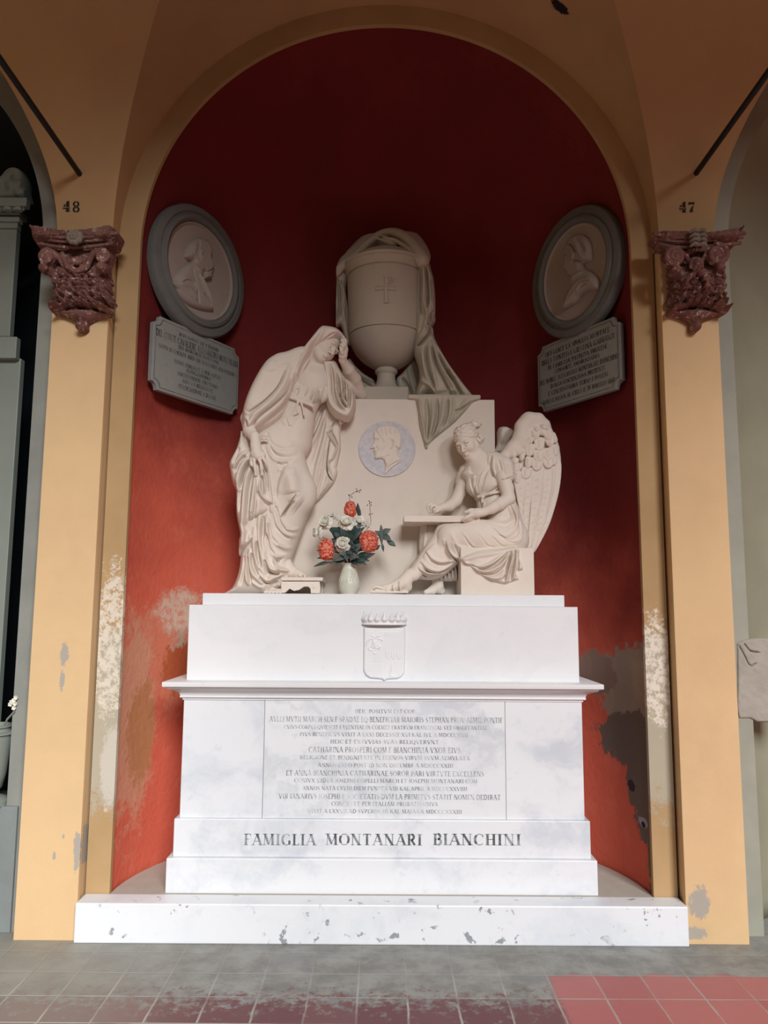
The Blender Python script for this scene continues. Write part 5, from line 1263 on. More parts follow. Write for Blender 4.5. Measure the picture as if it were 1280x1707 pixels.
def oval(pl,px,crop,name,label,bust,strokes,extra):
    (x0,x1,y0,y1,cx,cy)=px
    c=pl.sz(cx,cy,.05); a=abs(pl.sz(x1,cy,.05)[0]-pl.sz(x0,cy,.05)[0])/2; 
    zt=pl.sz(cx,y0,.05)[1]; zb=pl.sz(cx,y1,.05)[1]; b=(zt-zb)/2; sc=(pl.sz(x0,cy,.05)[0]+pl.sz(x1,cy,.05)[0])/2; zc=(zt+zb)/2
    o3=pl.c+pl.u*sc; root=thing(name,label,'medallion',(o3[0],o3[1],zc))
    k=b/a; prof=[(.0,.062),(.0,-.09)]
    def ringmesh(pr):
        v=[];f=[];n=len(pr);seg=96
        for i in range(seg):
            t=2*math.pi*i/seg
            for ins,d in pr: v.append((sc+(a-ins)*math.cos(t),-d,zc+(b-ins)*math.sin(t)))
        for i in range(seg):
            j=(i+1)%seg
            for q in range(n-1): f.append([i*n+q,j*n+q,j*n+q+1,i*n+q+1])
        return v,f
    w=.13*a*2
    v,f=ringmesh([(0,-.02),(0,.028),(.010,.040),(.045,.044),(.050,.036),(.058,.036),(.066,.050),(.085,.056),(.098,.048),(.104,.034),(.106,.0)])
    place(MB().add(v,f).build('frame',M['grey_frame'],smooth=True),pl.M(),root)
    v,f=ringmesh([(.104,.0),(.104,.030),(.112,.036),(.120,.030),(.124,.022)]); 
    place(MB().add(v,f).build('inner_rim',M['relief'],smooth=True),pl.M(),root)
    v=[];f=[];seg=96;R_=[1,.85,.6,.3]
    for r in R_:
        for i in range(seg): t=2*math.pi*i/seg; v.append((sc+(a-.12)*r*math.cos(t),-(.024-.010*(1-r*r)),zc+(b-.12)*r*math.sin(t)))
    for q in range(len(R_)-1):
        for i in range(seg): j=(i+1)%seg; f.append([q*seg+i,q*seg+j,(q+1)*seg+j,(q+1)*seg+i])
    f.append([(len(R_)-1)*seg+i for i in range(seg)])
    place(MB().add(v,f).build('ground',M['relief'],smooth=True),pl.M(),root)
    # bust in relief, traced on the plane
    def T(pts,n=4,closed=False): return spline([pl.sz(crop.o[0]+x/crop.s,crop.o[1]+y/crop.s,.045) for x,y in pts],n,closed)
    P=T(bust,3,True); V=Vol((P[:,0].min()-.03,-.10,P[:,1].min()-.03),(P[:,0].max()+.03,0,P[:,1].max()+.03),.0026)
    V.layer(P,-.016,.040,.034,[(T(q[0]),q[1],q[2]) for q in strokes],k=.002)
    for e in extra: V.layer(T(e[0],3,True),-.030,.034,.026,[(T(q[0]),q[1],q[2]) for q in e[1]],k=.003)
    place(V.mesh('bust_relief',M['relief'],None,1),pl.M(),root)
    return root
FOLD_N,FOLD_P=1.3,1.2
CLo=Crop(230,320,4.4925); CRo=Crop(860,320,4.4925)
oval(LP,(257,411,341,557,333,449),CLo,'oval_portrait','grey framed oval relief of a bearded man, high on the left niche wall',
 [(275,655),(320,590),(375,540),(420,515),(385,500),(362,475),(372,430),(400,380),(440,345),(490,340),(535,365),(560,410),(568,455),(560,490),(575,520),(580,560),(570,600),(555,640),(520,655),(500,640),(498,600),(510,680),(540,760),(560,820),(575,885),(545,890),(480,880),(400,850),(330,790),(285,720)],
 [([(480,440),(462,460),(460,490),(480,525)],.007,.010),([(478,455),(472,480),(482,505)],.004,-.010),([(545,480),(565,475)],.004,-.008),([(498,590),(520,600),(560,580),(575,570)],.005,-.007),([(420,560),(450,600),(480,680),(520,760),(555,860)],.010,.014),([(400,560),(420,640),(440,740),(450,840)],.007,-.009),
  ([(490,760),(520,800),(550,860)],.006,-.010),([(440,600),(500,680),(530,760)],.007,-.009),([(300,680),(350,650),(410,680),(430,760)],.012,.012),([(400,400),(390,440),(380,480)],.005,-.004),([(430,370),(420,420),(410,470)],.006,.005),([(455,360),(450,420),(440,460)],.005,-.004),([(500,620),(530,640),(550,620)],.007,.008)],
 [([(255,680),(300,660),(360,655),(410,680),(435,740),(440,830),(380,800),(310,740)],[([(300,690),(360,720),(430,800)],.01,.01)])])
oval(RP,(883,1033,342,557,960,449),CRo,'oval_portrait','grey framed oval relief of a woman with gathered hair, high on the right niche wall',
 [(360,860),(345,840),(365,770),(400,700),(415,650),(395,630),(370,625),(360,595),(335,560),(345,545),(340,520),(350,490),(345,440),(365,380),(410,330),(460,310),(510,325),(545,380),(555,440),(555,510),(520,520),(490,530),(500,570),(560,600),(610,650),(622,700),(600,735),(540,730),(480,770),(460,800),(420,840)],
 [([(400,350),(440,370),(470,420),(500,490),(540,505)],.008,.010),([(380,400),(420,420),(440,470),(430,510)],.007,.010),([(400,380),(430,410),(455,460)],.005,-.008),([(450,340),(490,380),(520,450)],.006,-.007),([(430,510),(470,515),(540,515)],.005,-.012),([(360,480),(385,475)],.004,-.009),([(365,600),(390,600)],.004,-.007),
  ([(440,520),(430,540)],.004,-.006),([(410,690),(440,640),(500,600)],.008,.010),([(470,760),(480,720),(520,680),(600,690)],.008,.012),([(440,790),(450,720),(480,670)],.006,-.010),([(380,840),(410,760),(450,700)],.006,.008),([(500,340),(530,400),(540,460)],.006,.006)],
 [([(420,700),(480,640),(560,620),(618,690),(600,732),(530,735),(470,775),(440,800),(380,860),(350,860)],[([(450,780),(480,720),(560,670)],.008,-.008)])])
def plaque(pl,xl,xr,ytl,ybl,name,label,lines,mirror):
    s0=pl.sz(xl,600,.02)[0]; s1=pl.sz(xr,600,.02)[0]
    if s0>s1: s0,s1=s1,s0
    zt,zb=ytl,ybl; sm=(s0+s1)/2; r=.045
    def notched(i):
        a0,a1,z0,z1=s0+i,s1-i,zb+i,zt-i; rr=r; P=[]
        for (cx,cz,a) in ((a0,z0,90),(a1,z0,180),(a1,z1,270),(a0,z1,360)):
            for j in range(7): t=R(a-90*j/6); P.append((cx+rr*math.cos(t),cz+rr*math.sin(t)))
        return P
    o3=pl.c+pl.u*sm; root=thing(name,label,'plaque',(o3[0],o3[1],zb))
    place(MB().prism(notched(0),-.026,.006).build('slab',M['plaque'],bevel=.003),pl.M(),root)
    A=notched(.016);B_=notched(.019); n=len(A); v=[(x,-.0268,z) for x,z in A]+[(x,-.0268,z) for x,z in B_]
    place(mesh_obj('border_line',v,[[i,(i+1)%n,(i+1)%n+n,i+n] for i in range(n)],M['plaque_letters']),pl.M(),root)
    H=zt-zb; Wd=s1-s0
    for t,frac,wf,hf in lines:
        o=pl.c+pl.u*sm+pl.n*.026; o[2]=zt-frac*H
        write(t,'lettering',M['plaque_letters'],root,o,tuple(pl.u),(0,0,1),wf*Wd,hf*H,tuple(pl.n),kw=.20,nw=.085,off=.0012)
zt=LP.sz(325,553,.02)[1]; zb=LP.sz(325,671,.02)[1]
plaque(LP,252.5,397.5,zt,zb,'inscribed_plaque','notched grey marble plaque under the bearded man\'s portrait, on the left',
 [("RIPOSANO LE CENERI",.135,.46,.045),("DEL CONTE CAVALIERE ALESSANDRO MONTANARI",.23,.95,.085),("DEI MARCHESI BIANCHINI",.315,.47,.045),("NATO IN FAENZA ADDI XIV NOVEMBRE MDCCCXXIII",.40,.88,.05),
  ("UOMO PERVASTE E PER SAPERE",.53,.54,.05),("INTEGERRIMO",.60,.28,.045),("SINCERAMENTE CRISTIANO",.68,.47,.05),("AMO LA RELIGIONE",.76,.36,.05),("PRATICANDONE I DOVERI",.85,.44,.055)],False)
zt=RP.sz(967,556,.02)[1]; zb=RP.sz(967,661,.02)[1]
zt=RP.sz(967,552,.02)[1]; zb=RP.sz(967,668,.02)[1]
plaque(RP,897,1036,zt,zb,'inscribed_plaque','notched grey marble plaque under the woman\'s portrait, on the right',
 [("QUI GIACE LA SPOGLIA MORTALE",.15,.78,.065),("DELLA CONTESSA GIUSTINA GARRANZI",.26,.88,.07),("DI FAMIGLIA PATRIZIA IMOLESE",.365,.72,.06),("CONSORTE AMOROSISSIMA",.455,.54,.06),("DEL NOBILE ALESSANDRO MONTANARI BIANCHINI",.555,.94,.065),
  ("DONNA COSCIENZIOSA PRUDENTE",.655,.66,.06),("E GENEROSISSIMA VERSO I POVERI",.755,.72,.06),("VOLO L'ANIMA AL CIELO IL 19 MAGGIO 1869",.865,.86,.06)],True)

# ================================================================== capitals
FOLD_N,FOLD_P=1.0,1.0
def capital(side,label):
    S_=Crop(40,370,7.53) if side<0 else Crop(1080,370,7.53)
    cpt=S_.p(690 if side<0 else 590,600,PF-.12); root=thing('pilaster_capital',label,'capital',(float(cpt[0]),PF,float(cpt[2])))
    Yp=PF-.06; V=Vol((cpt[0]-.28,PF-.27,cpt[2]-.33),(cpt[0]+.28,PF+.01,cpt[2]+.29),.0032)
    L=lambda pts,w,h,kind='g',Y=Yp-.09,n=4: S_.st(pts,Y,w,h,kind,n)
    rnd=random.Random(11 if side<0 else 29)
    mx=(lambda x:x) if side<0 else (lambda x:x-105)
    def poly(p,Y=Yp,n=3): return S_.poly([(mx(x),y) for x,y in p],Y,n)
    # bell with leaf carving
    bell=[(405,1050),(385,900),(375,760),(365,640),(420,560),(560,500),(760,500),(920,540),(1040,600),(1090,700),(1085,900),(1080,1050)]
    st=[]
    for cx_,top in ((480,640),(670,600),(860,640),(1010,680)):
        st.append(L([(mx(cx_),1030),(mx(cx_),top+60)],.008,.016))
        for i in range(7):
            y=1000-i*52
            for sd in (-1,1):
                x=cx_+sd*(22+10*rnd.random()); 
                st.append(L([(mx(cx_),y),(mx(x),y-22),(mx(x+sd*34),y-34-20*rnd.random())],.0062,.016))
                st.append(L([(mx(x+sd*10),y+4),(mx(x+sd*40),y-8)],.004,-.012))
    for _ in range(46):
        x=rnd.uniform(400,1070);y=rnd.uniform(620,1030); st.append(L([(mx(x),y),(mx(x)+rnd.uniform(-26,26),y+rnd.uniform(-26,26)),(mx(x)+rnd.uniform(-36,36),y+rnd.uniform(-10,36))],.005,rnd.choice((.012,-.014))))
    V.layer(poly(bell),PF-.02,.125,.09,st,k=.004,back=.03)
    # bottom ring
    V.layer(poly([(362,1110),(365,1150),(400,1150),(560,1085),(720,1070),(900,1095),(1070,1145),(1098,1130),(1090,1085),(900,1035),(720,1012),(540,1030),(400,1070)],Yp,2),PF-.03,.125,.02,[],k=.006,back=.03)
    # console below with pendant
    V.layer(poly([(375,1135),(560,1080),(720,1066),(900,1090),(1075,1150),(960,1170),(860,1205),(785,1248),(775,1290),(775,1325),(740,1362),(700,1370),(662,1350),(648,1310),(655,1250),(600,1215),(500,1172)],Yp,2),PF-.01,.085,.06,[L([(mx(rnd.uniform(480,960)),rnd.uniform(1090,1150)),(mx(rnd.uniform(480,960)),1150)],.006,.008) for _ in range(7)],k=.008,back=.02)
    V.ell(S_.p(mx(712),1315,PF-.05),(.024,.04,.022),.01)
    # abacus with concave sides and mouldings
    ab=[(95,100),(130,88),(200,105),(330,120),(520,158),(700,165),(800,155),(950,140),(1080,112),(1160,108),(1195,150),(1180,190),(1160,230),(1120,300),(900,300),(700,290),(500,300),(300,300),(165,300),(150,200)]
    if side>0: ab=[(175,200),(180,170),(330,175),(500,180),(700,188),(900,175),(1060,150),(1220,118),(1250,130),(1250,185),(1200,215),(1195,300),(900,320),(700,330),(500,310),(240,300),(230,230)]
    V.layer(poly(ab,Yp-.05,2),PF-.03,.17,.022,[L([(mx(170),225),(mx(400),262),(mx(700),268),(mx(950),240),(mx(1150),210)],.006,-.014,'full',Y=Yp-.12),L([(mx(150),175),(mx(400),212),(mx(700),222),(mx(950),196),(mx(1160),165)],.006,.010,'full',Y=Yp-.12),L([(mx(180),290),(mx(450),298),(mx(900),292),(mx(1120),285)],.006,.008,'full',Y=Yp-.12)],k=.003,back=.03)
    V.layer(poly([(330,290),(1090,290),(1060,560),(1010,640),(420,640),(380,560)],Yp,2),PF-.02,.10,.04,[],k=.01,back=.03)
    for yy,dd,rr_ in ((160,.190,.010),(215,.178,.007),(285,.165,.009)):
        V.path([S_.p((135 if side<0 else 80)+ (0 if yy<200 else 40 if yy<250 else 60),yy-15,PF-dd+.03),S_.p(mx(420),yy+28,PF-dd+.012),S_.p(mx(690),yy+32,PF-dd+.008),S_.p(mx(930),yy+14,PF-dd+.012),S_.p((1165 if side<0 else 1215)-(0 if yy<200 else 30 if yy<250 else 60),yy-20,PF-dd+.03)],rr_,.003,n=4)
    # corner volutes
    vs=[(285,435,88,1),(985,430,80,-1)] if side<0 else [(445,440,110,1),(975,405,125,-1)]
    for cx_,cy_,r_,sd in vs:
        c=S_.p(mx(cx_),cy_,PF-.19); rr=r_/7.53*.0033
        Pv=[]; 
        for i in range(34):
            t=i/33; a=math.pi*(.5)+sd*t*2*math.pi*1.9; q=rr*(1-.86*t); Pv.append(c+np.array([q*math.cos(a)*1.0,-.012*t,q*math.sin(a)]))
        V.path(Pv,[rr*.27,rr*.24,rr*.18,rr*.16],.002)
        V.ell(c+[0,.02,0],(rr*.95,.035,rr*.95),.003)
        V.ell(c+[0,-.014,0],(rr*.2,.012,rr*.2),.002)
        # stalk running in to the middle
        V.path([S_.p(mx(cx_+sd*10),cy_-r_,PF-.18),S_.p(mx(cx_+sd*120),cy_-20,PF-.165),S_.p(mx(cx_+sd*200),cy_+90,PF-.15),S_.p(mx(cx_+sd*300),cy_+180,PF-.14)],[.014,.013,.012,.010],.004,n=4)
        # leaf curl below the volute
        c2=S_.p(mx(cx_-sd*20),cy_+r_+65,PF-.15); V.ell(c2,(.030,.045,.024),.012); V.ell(c2+np.array([sd*.012,-.03,-.006]),(.017,.02,.017),.006)
        V.path([c2,S_.p(mx(cx_+sd*70),cy_+r_+110,PF-.13),S_.p(mx(cx_+sd*110),cy_+r_+230,PF-.12)],[.022,.018,.012],.01,n=3)
    if side<0:
        V.path([S_.p(mx(x),y,PF-.16) for x,y in ((480,400),(520,500),(570,580),(670,610),(770,580),(820,500),(870,380))],[.012,.013,.014,.014,.014,.013,.012],.004,n=4)
        V.ell(S_.p(660,500,PF-.155),(.034,.022,.022),.006)
        for i in range(9): a=math.pi*(i/8); V.path([S_.p(660,510,PF-.155),S_.p(660+70*math.cos(a),500-60*math.sin(a),PF-.165)],[.006,.005],.003)
        V.ell(S_.p(725,560,PF-.165),(.012,.012,.012),.003); V.ell(S_.p(600,555,PF-.165),(.011,.012,.011),.003)
    else:
        hcp=S_.p(605,560,PF-.165); carve_head(V,hcp,rotm(('x',8)),.34,k=.003)
        for i in range(14):
            a=R(-20+i*17); V.ell(hcp+np.array([.030*math.cos(a),.0,.010+.034*math.sin(a)]),(.010,.012,.010),.003)
        V.path([S_.p(445,420,PF-.16),S_.p(600,345,PF-.165),S_.p(760,350,PF-.165)],[.013,.013,.015],.005,n=3)
        for sd in (-1,1):
            V.path([hcp+np.array([0,.0,-.035]),hcp+np.array([sd*.045,-.005,-.06]),hcp+np.array([sd*.05,.0,-.11])],[.012,.016,.008],.006,n=3)
    # chiselled acanthus texture over the bell
    zb0,zb1=S_.p(0,1040,PF-.15)[2],S_.p(0,600,PF-.15)[2]
    g=[V.ax[0][:,None,None],V.ax[1][None,:,None],V.ax[2][None,None,:]]
    u=(g[0]-cpt[0])*62; w_=(g[2]-cpt[2])*58
    lf_=np.abs((u*.42)%2-1); vein=np.sin(w_*2.6+lf_*5.5+.8*np.sin(w_*.9))*np.clip(lf_*3,0,1)-1.3*np.exp(-(lf_/.10)**2)*0+.9*np.exp(-((1-lf_)/.10)**2)
    win=np.clip((g[2]-zb0)*40,0,1)*np.clip((zb1-g[2])*30,0,1)
    V.F+=(.0052*np.sign(vein)*np.abs(vein)**.5*win).astype(np.float32)
    V.F+=(.0008*np.sin(g[0]*310+3*np.sin(g[2]*140))*np.sin(g[2]*270+2*np.sin(g[0]*170))).astype(np.float32)
    adopt(V.mesh('carving',M['capital'],None,0),root)
    # fleuron in the middle of the abacus
    fc=S_.p(645 if side<0 else 612,200 if side<0 else 215,PF-.205)
    V=Vol(fc-[.07,.05,.07],fc+[.07,.05,.07],.0028)
    if side<0:
        V.ell(fc,(.035,.03,.033),.005)
        for i in range(9): a=i*2*math.pi/9; V.ell(fc+np.array([.030*math.cos(a),-.006,.028*math.sin(a)]),(.016,.018,.014),.003)
        for i in range(6): a=i*2*math.pi/6; V.ell(fc+np.array([.013*math.cos(a),-.024,.013*math.sin(a)]),(.008,.012,.008),.002)
        V.ell(fc+[0,-.034,0],(.006,.006,.006),.001)
    else:
        V.ell(fc,(.022,.026,.042),.005)
        for j in range(4):
            for sd in (-1,1): V.path([fc+np.array([0,-.02,.030-.024*j]),fc+np.array([sd*.022,-.03,.034-.024*j]),fc+np.array([sd*.040,-.016,.026-.024*j])],[.006,.010,.007],.003,n=3)
    adopt(V.mesh('fleuron',M['fleuron'],None,0),root)
    return root
capital(-1,'reddish brown carved capital with a round flower, on the left pilaster below number 48')
capital(1,'reddish brown carved capital with big scrolls and a small face, below number 47')
wp=at(1229,386,PF-.2)
tag(MB().tube([at(1228,387,PF-.18),at(1234,383,PF-.2),at(1240,376,PF-.21)],.003,6).build('bent_wire',M['iron']),'short bent black wire sticking out of the right capital','wire')

# ---- stencilled numbers on the plaster above the capitals
def stencil(polys,name,label):
    v=[];f=[]
    for P in polys:
        b=len(v)
        for x,y in P:
            Y=PF-.03
            for _ in range(5):
                q=at(x,y,Y); Y=PF-sB(max(q[2]-ZC,0))-.0025
            v.append(q)
        f.append(list(range(b,len(v))))
    o=mesh_obj(name,v,f,M['ink']); return tag(o,label,'painted number')
def scl(P,ox,oy,s): return [(ox+x/s,oy+y/s) for x,y in P]
def ringp(cx,cy,rx,ry,w,a0,a1,n=14):
    o=[(cx+rx*math.cos(R(a0+(a1-a0)*i/n)),cy-ry*math.sin(R(a0+(a1-a0)*i/n))) for i in range(n+1)]
    i_=[(cx+(rx-w)*math.cos(R(a1-(a1-a0)*i/n)),cy-(ry-w*.7)*math.sin(R(a1-(a1-a0)*i/n))) for i in range(n+1)]
    return o+i_
s4=[[(383,871),(394,871),(394,905),(376,905),(376,880)],[(372,884),(372,903),(358,903)],[(358,909),(394,909),(394,916),(358,916)],[(376,918),(394,918),(394,927),(398,932),(372,932),(376,927)],[(396,905),(398,905),(398,916),(396,916)]]
s8=[ringp(433,888,19,16,11,95,265),ringp(433,888,19,16,11,-85,85),ringp(433,919,20,17,11,95,265),ringp(433,919,20,17,11,-85,85)]
stencil([scl(P,0,80,3.415) for P in s4+s8],'painted_number','black stencilled 48 on ochre plaster over the left capital')
s4r=[[(x-358+314,y+3) for x,y in P] for P in s4]
s7=[[(366,877),(402,877),(402,884),(398,890),(372,890),(366,894)],[(398,892),(402,884),(392,912),(392,925),(394,933),(374,933),(376,920),(384,905)]]
stencil([scl(P,1040,80,3.4125) for P in s4r+s7],'painted_number','black stencilled 47 on ochre plaster over the right capital')

# ================================================================== vase of flowers on the pedestal
def mat_petal(name,a,b,sc=30,rough=.6):
    n=NT(name,rough,.3); n.color(n.mix(n.ramp(n.noise(sc,3),.4,.6),a,b))
    n.b.inputs['Subsurface Weight'].default_value=0.0; return n.m
M['rose']=mat_petal('cream_white_petals',(.70,.67,.58),(.80,.78,.70))
M['rose_core']=mat_petal('greenish_rose_heart',(.62,.62,.42),(.72,.70,.54))
M['coral']=mat_petal('coral_petals',(.62,.07,.035),(.85,.34,.24),75)
M['leafgreen']=mat_petal('dark_green_leaves',(.018,.035,.030),(.045,.075,.065),20,.5)
M['greyleaf']=mat_petal('dusty_green_leaves',(.075,.10,.095),(.12,.15,.135),20,.6)
M['twig']=plain('brown_twig',(.10,.07,.05),.8,.1)
M['bud']=mat_petal('small_pale_blossoms',(.62,.60,.50),(.74,.72,.62),60)
def mat_vase():
    n=NT('pale_green_ceramic',.35,.4); n.color(n.mix(n.ramp(n.noise(25,4),.3,.7),(.56,.57,.47),(.64,.645,.55))).bump(n.noise(24,3),.6,.006); return n.m
M['ceramic']=mat_vase()
CF=Crop(490,790,6.7368)
FY=.24
vc=CF.p(617,1340,FY); vc[2]=zsl
def vr(y,half): return (half/6.7368/1280*(FY-CAM_Y)*1.01, float(CF.p(617,y,FY)[2]))
va=thing('flower_vase','small pale green ceramic vase in the middle of the pedestal top','vase',tuple(vc))
prof=[(0.001,zsl),(vr(1335,85)[0],zsl)]+[vr(y,h) for y,h in ((1330,98),(1300,112),(1260,119),(1210,118),(1170,108),(1120,94),(1080,80),(1050,70),(1030,68),(1012,80),(1004,92))]
inn=[(r-.006,z) for r,z in prof[::-1][:8]]
MB().lathe(prof+inn+[(0.001,inn[-1][1]-.005)],(vc[0],FY,0),48).build('body',M['ceramic'],va,smooth=True)
V=Vol(CF.p(500,1240,FY-.10),CF.p(740,1090,FY-.02)+[0,.06,0],.002)
for i in range(7):
    x0=520+i*32
    def on(x,y): 
        p=CF.p(x,y,FY-.06); r=np.interp(p[2],[q[1] for q in prof],[q[0] for q in prof]); d=p[0]-vc[0]; p[1]=FY-math.sqrt(max(r*r-d*d,1e-6)); return p
    if 520<=x0<=700: V.path([on(x0,1150),on(x0+14,1190),on(x0+6,1215)],[.0022,.003,.002],.001); V.path([on(x0+26,1140),on(x0+14,1190)],[.002,.0025],.001)
adopt(V.mesh('relief_pattern',M['ceramic']),va)

def petal(bm_v,bm_f,base,d,up,L,W,curl,cup,n=5,m=4):
    """curved petal sheet: base point, outward direction d, normal up"""
    d=Vector(d).normalized(); up=Vector(up); up=(up-d*up.dot(d)).normalized(); s_=d.cross(up)
    b=len(bm_v)
    for i in range(n+1):
        t=i/n; w=W*math.sin(math.pi*(.12+.80*t))**.7
        p=Vector(base)+d*(L*t*math.cos(curl*t*.6))+up*(L*math.sin(curl*t)*t)
        for j in range(m+1):
            q=(j/m-.5)*2; bm_v.append(tuple(p+s_*(q*w)+up*(cup*q*q*W)))
    for i in range(n):
        for j in range(m): k=b+i*(m+1)+j; bm_f.append([k,k+1,k+m+2,k+m+1])
def solid(o,t=.0012):
    md=o.modifiers.new('thick','SOLIDIFY'); md.thickness=t; md.offset=0; return o
STEM_T=Vector((vc[0],FY,vr(1030,60)[1]))
def stem_to(p): 
    p=Vector(p); return [STEM_T+Vector((0,0,-.05)),STEM_T+Vector(((p.x-STEM_T.x)*.25,(p.y-STEM_T.y)*.3,.05)),p]
FLG='roses of the bouquet on the pedestal'
def rose(px,py,Y,size,facing,label,seed):
    c=CF.p(px,py,Y); rnd=random.Random(seed); root=thing('white_rose',label,'flower',tuple(c),FLG)
    f=Vector(facing).normalized(); a=f.cross(Vector((0,0,1))).normalized(); b=a.cross(f)
    v=[];fc=[]
    for ring,(nn,L,W,open_,r0) in enumerate(((8,.78,.42,.15,.10),(8,.70,.40,.45,.10),(7,.60,.34,.8,.09),(7,.50,.28,1.08,.08),(5,.38,.22,1.3,.05))):
        for i in range(nn):
            t=2*math.pi*i/nn+ring*.5+rnd.uniform(-.15,.15); rad=a*math.cos(t)+b*math.sin(t)
            d=rad*math.cos(open_)+f*math.sin(open_); up=f*math.cos(open_)-rad*math.sin(open_)
            petal(v,fc,c+np.array(rad*r0*size)-np.array(f)*size*.25,d,up,L*size*rnd.uniform(.9,1.08),W*size*rnd.uniform(.9,1.1),-.55 if ring==0 else .35,.28 if ring else -.10)
    o=mesh_obj('petals',v,fc,M['rose'],smooth=True); solid(o); adopt(o,root)
    v=[];fc=[]
    for i in range(5):
        t=2*math.pi*i/5; rad=a*math.cos(t)+b*math.sin(t); petal(v,fc,c+np.array(rad*size*.10)-np.array(f)*size*.1,f+rad*.1,-rad,size*.36,size*.17,.5,.3)
    o=mesh_obj('rose_heart',v,fc,M['rose_core'],smooth=True); solid(o); adopt(o,root)
    MB().tube([tuple(q) for q in spline([tuple(q) for q in stem_to(Vector(tuple(c))-f*size*.3)],5)],.0022,8).build('stem',M['leafgreen'],root)
rose(350,530,.215,.050,(-.35,-.9,.25),'white rose at the upper left of the bouquet',1)
rose(590,530,.20,.052,(0,-.85,.5),'white rose at the top middle of the bouquet, below the coral spike',2)
rose(545,780,.165,.052,(0,-1,.15),'white rose low in the middle of the bouquet, beside the left coral cluster',3)
rose(250,660,.235,.044,(-.9,-.4,-.05),'white rose turned sideways at the far left edge of the bouquet',4)
rose(735,520,.23,.040,(.3,-.8,.5),'smaller creamy rose at the upper right of the bouquet',5)
def hydrangea(px,py,Y,rx,rz,label,seed,n=42):
    c=CF.p(px,py,Y); rnd=random.Random(seed); root=thing('coral_hydrangea',label,'flower',tuple(c),'coral flower heads of the bouquet')
    v=[];fc=[]; g=math.pi*(3-math.sqrt(5))
    for i in range(n):
        y=1-2*(i+.5)/n; r=math.sqrt(1-y*y); t=i*g; d=Vector((r*math.cos(t),y,r*math.sin(t)))
        if d.y>.55: continue
        p=Vector(tuple(c))+Vector((d.x*rx,d.y*rx*.8,d.z*rz)); nn=d; a=nn.cross(Vector((.2,.3,1))).normalized(); b=nn.cross(a); ph=rnd.uniform(0,1.5)
        for k in range(4):
            q=ph+k*math.pi/2; rad=a*math.cos(q)+b*math.sin(q); petal(v,fc,p,rad+nn*rnd.uniform(.0,.9),nn,.0150*rnd.uniform(.8,1.2),.0072,-.3,.25,3,2)
    o=mesh_obj('petals',v,fc,M['coral'],smooth=True); solid(o,.0009); adopt(o,root)
    MB().tube([tuple(q) for q in spline([tuple(q) for q in stem_to(Vector(tuple(c)))],5)],.0024,8).build('stem',M['leafgreen'],root)
hydrangea(362,850,.175,.036,.054,'coral flower cluster at the lower left of the bouquet',1,110)
hydrangea(840,760,.18,.046,.056,'coral flower cluster at the right of the bouquet',2,130)
hydrangea(632,400,.24,.027,.042,'coral flower spike at the top of the bouquet',3,80)
# leaves, all on a few leafy stems
def leaf(v,f,a,b,W,up=(0,-1,.3),bend=.15):
    a=Vector(a);b=Vector(b); d=b-a; L=d.length; petal_w=[0,.55,.95,1,.8,.45,.03]; d.normalize(); up=Vector(up); up=(up-d*up.dot(d)).normalized(); s_=d.cross(up); k=len(v)
    for i,w in enumerate(petal_w):
        t=i/6; p=a+d*L*t+up*(L*bend*math.sin(math.pi*t))
        for q in (-1,0,1): v.append(tuple(p+s_*(q*w*W)-up*(abs(q)*-W*.25)))
    for i in range(6):
        for j in range(2): m_=k+i*3+j; f.append([m_,m_+1,m_+4,m_+3])
def sprig(label,mat,leaves,stem,name='leafy_sprig',group='green leaf sprigs of the bouquet'):
    pts=[CF.p(*q) for q in stem]; root=thing(name,label,'foliage',tuple(pts[-1]),group); v=[];f=[]
    for (x0,y0,Y0,x1,y1,Y1,W) in leaves: leaf(v,f,CF.p(x0,y0,Y0),CF.p(x1,y1,Y1),W)
    o=mesh_obj('leaves',v,f,mat,smooth=True); solid(o,.001); adopt(o,root)
    MB().tube([tuple(q) for q in spline([tuple(STEM_T+Vector((0,0,-.04)))]+[tuple(q) for q in pts],4)],.002,6).build('stem',M['leafgreen'],root)
sprig('grey-green ivy leaves sticking out at the right of the bouquet',M['greyleaf'],[(980,700,.22,905,640,.21,.014),(985,690,.22,975,570,.22,.010),(990,680,.22,1090,620,.21,.018),(985,690,.22,1095,760,.2,.019),(1040,750,.21,1140,818,.21,.016),(980,720,.22,960,660,.20,.013),(985,770,.21,1005,875,.22,.008),(975,640,.22,985,800,.2,.012)],[(700,900,.22),(850,800,.22),(985,690,.22)])
rl=random.Random(5)
sprig('dark leaves filling the heart of the bouquet',M['leafgreen'],[(610+rl.uniform(-60,60),800+rl.uniform(-60,60),.235,590+rl.uniform(-210,210),735+rl.uniform(-190,150),.21+rl.uniform(-.01,.05),.026) for _ in range(70)],[(610,900,.22),(610,700,.23)])
sprig('grey-green collar leaves over the rim of the vase',M['greyleaf'],[(600,930,.20,450,985,.16,.016),(610,930,.19,560,960,.15,.018),(620,930,.19,740,940,.15,.017),(620,930,.2,640,850,.16,.018),(600,920,.2,500,900,.155,.017),(700,860,.2,760,770,.16,.018),(690,900,.2,730,830,.16,.016),(640,800,.19,650,740,.16,.016)],[(615,980,.22),(612,930,.21)])
sprig('dark drooping leaves under the lower left coral cluster',M['leafgreen'],[(560,960,.21,400,1010,.17,.012),(420,990,.18,220,1045,.18,.010),(560,960,.21,470,1020,.17,.014),(450,960,.19,255,950,.2,.010),(380,900,.22,250,860,.22,.008)],[(600,1000,.22),(560,960,.2)])
